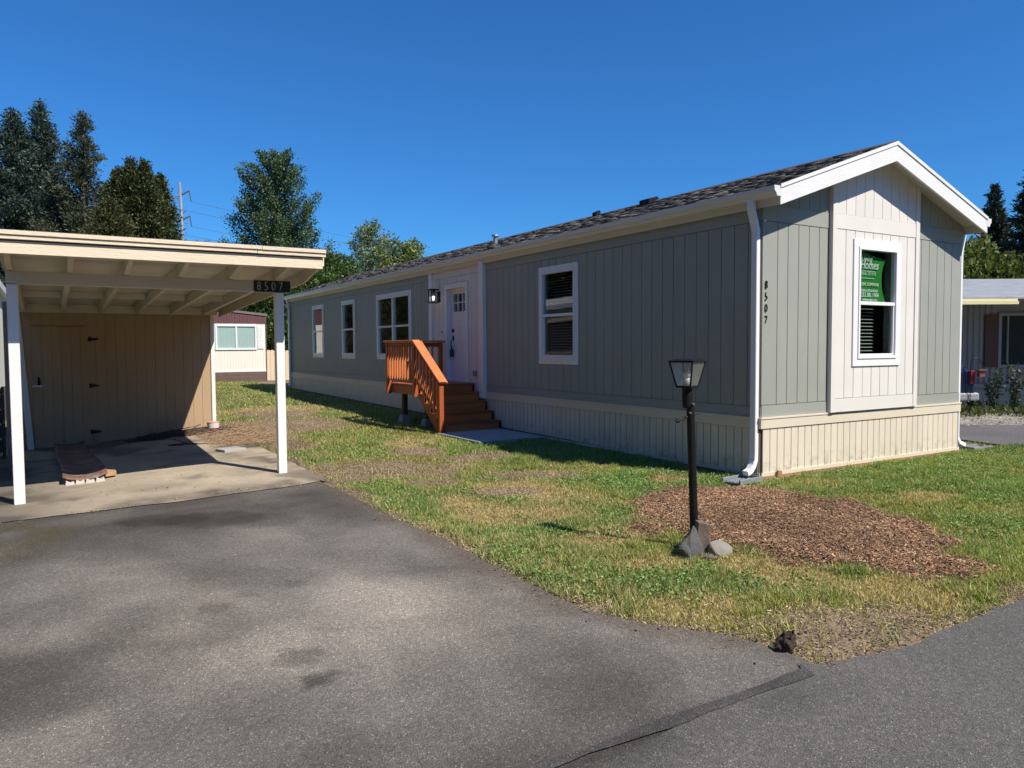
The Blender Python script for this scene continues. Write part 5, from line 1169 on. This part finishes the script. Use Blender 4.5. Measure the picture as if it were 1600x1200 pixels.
# broad-leaved weeds and clover
x, y = scatter(-4.4, 5.4, -3.6, 6, 800, lambda x, y: lawn_ok(x, y)); m_, d_, dr_, lu_ = zones(x, y)
cl = (fbm(x, y, 1.9, 103)+.3*lu_ > .66) & (m_ < .15) & (d_ < .6) & (rng.random(len(x)) < .8); x = x[cl]; y = y[cl]
n_ = len(x)*3; X3 = np.repeat(x, 3)+rng.normal(size=n_)*.018; Y3 = np.repeat(y, 3)+rng.normal(size=n_)*.018
P = np.stack([X3, Y3, gz(X3, Y3)+rng.uniform(.005, .045, n_)], -1); Dd = rng.normal(size=(n_, 3))*np.array([1, 1, .3])
put('clover', leaves_mesh('clover', P, Dd, .019, .8, np.array([.19, .27, .08])*rng.uniform(.6, 1.6, (n_, 1)), lm, .2), kind='stuff', label='clover and broad leaved weeds in the lawn', cat='clover')
# mulch / bark chips and clods
chips = mat('bark_chips', (0, 0, 0), .9, .2, 30, attr='Col')
def chipset(name, x, y, s0, s1, pal, label):
    n_ = len(x); a = rng.uniform(0, 6.3, n_); L_ = s0+(s1-s0)*rng.random(n_)**1.8*1.15; w_ = L_*rng.uniform(.2, .55, n_); t_ = rng.uniform(-.5, .5, n_); z = gz(x, y)-.006+.02*zones(x, y)[0]+.02*fbm(x, y, 3, 122)*(zones(x, y)[0] > .6)+rng.uniform(.0, .02, n_)
    ux = np.stack([np.cos(a)*np.cos(t_), np.sin(a)*np.cos(t_), np.sin(t_)], -1)*L_[:, None]/2; r = rng.uniform(-.4, .4, n_); uy = np.stack([-np.sin(a), np.cos(a), np.tan(r)], -1)*w_[:, None]/2; uz = np.array([0, 0, .003])
    c = np.stack([x, y, z], -1); v = np.stack([c-ux-uy, c+ux-uy*.7, c+ux*.9+uy, c-ux+uy*.8, c-ux*.9+uz*1.4], 1)
    b = np.arange(n_)[:, None]*5; q = np.concatenate([b+np.array([0, 1, 2, 3]), b+np.array([0, 1, 2, 4]), b+np.array([0, 4, 2, 3])])
    col = pal[rng.integers(0, len(pal), n_)]*rng.uniform(.6, 1.35, (n_, 1))*(.45+1.1*fbm(x, y, 1.7, 121, 5)[:, None])*np.array([.98, 1.02, 1.0])
    put(name, mesh_np(name, v.reshape(-1, 3), q, chips, np.repeat(col, 5, axis=0)), kind='stuff', label=label, cat=name.replace('_', ' '))
palm = np.array([[.20, .10, .058], [.28, .15, .08], [.13, .075, .048], [.40, .21, .11], [.08, .055, .04], [.46, .30, .17], [.24, .125, .07]])
x, y = scatter(-3.1, .1, -3.6, .5, 11000, lambda x, y: lawn_ok(x, y) & (zones(x, y)[0]+.10*np.exp(-np.maximum(0, poly_dist(x, y, MULCH))/.25) > .12+.85*rng.random(len(x))**1.6))
chipset('mulch', x, y, .008, .034, palm, 'reddish brown wood chip mulch mound in the lawn')
x, y = scatter(-4.9, 1, -3.75, 6, 4200, lambda x, y: lawn_ok(x, y)); xb, yb = scatter(-4.9, 0, 6, 13, 1200, lambda x, y: lawn_ok(x, y)); x = np.r_[x, xb]; y = np.r_[y, yb]; k = (zones(x, y)[1] > .2+.4*rng.random(len(x))) & (x < -.05); k2 = (zones(x, y)[2] > .4) & (rng.random(len(x)) < .07)
x, y = x[k | k2], y[k | k2]
chipset('soil_litter', x, y, .006, .024, np.array([[.30, .22, .15], [.28, .19, .11], [.11, .08, .06], [.4, .3, .17], [.16, .11, .08]]), 'crumbs of soil and dead grass on the bare patches')
x, y = scatter(-8, -4.3, 2.2, 2.9, 900, lambda x, y: (np.abs(y-2.44-.08*np.sin(x*2)-.05*(x+6)) < .05+.10*rng.random(len(x))**3) & (fbm(x, y, 2.5, 131) > .42))
x2, y2 = scatter(-8, -4.3, 2.6, 8.6, 22, lambda x, y: fbm(x, y, 1.2, 132) > .5); x3, y3 = scatter(-4.8, -3.6, -3.6, 2.6, 260, lambda x, y: (poly_dist(x, y, DRIVE) < .0) & (poly_dist(x, y, DRIVE) > -.25*rng.random(len(x))**2))
x = np.r_[x, x2, x3]; y = np.r_[y, y2, y3]
n0 = len(x)
chipset('leaf_litter', x, y, .008, .03, np.array([[.2, .14, .08], [.12, .09, .06], [.3, .22, .12], [.09, .10, .04]]), 'bits of soil and dead leaf along the driveway and slab edges')
bpy.data.objects['leaf_litter'].location.z = .022
# gravel strip beside the side lane
x, y = scatter(6.5, 15, -2.5, 6.5, 260, lambda x, y: ((x*.8536-y*.5209) > 4.3) & (x+.35*y > 8.4) & (((x-camx)*.5209+(y-camy)*.8536) < 18) & (((x-camx)*.5209+(y-camy)*.8536) > 14.0))
chipset('gravel', x, y, .03, .07, np.array([[.36, .33, .29], [.28, .25, .22], [.46, .42, .36]]), 'light gravel strip in front of the grey roofed home')
# low weeds in front of that wall
x_ = rng.uniform(9.0, 13.5, 2600); v_ = rng.uniform(16.2, 17.9, 2600); P = np.array([tuple(fr(a, b, random.uniform(.02, .16))) for a, b in zip(x_, v_)])
put('ground_weeds', leaves_mesh('ground_weeds', P, np.tile([0, 0, .8], (len(P), 1)), .10, .35, np.array([.07, .09, .03])*rng.uniform(.5, 1.8, (len(P), 1)), lm), kind='stuff', label='scrubby weeds at the foot of the grey roofed home', cat='weeds')
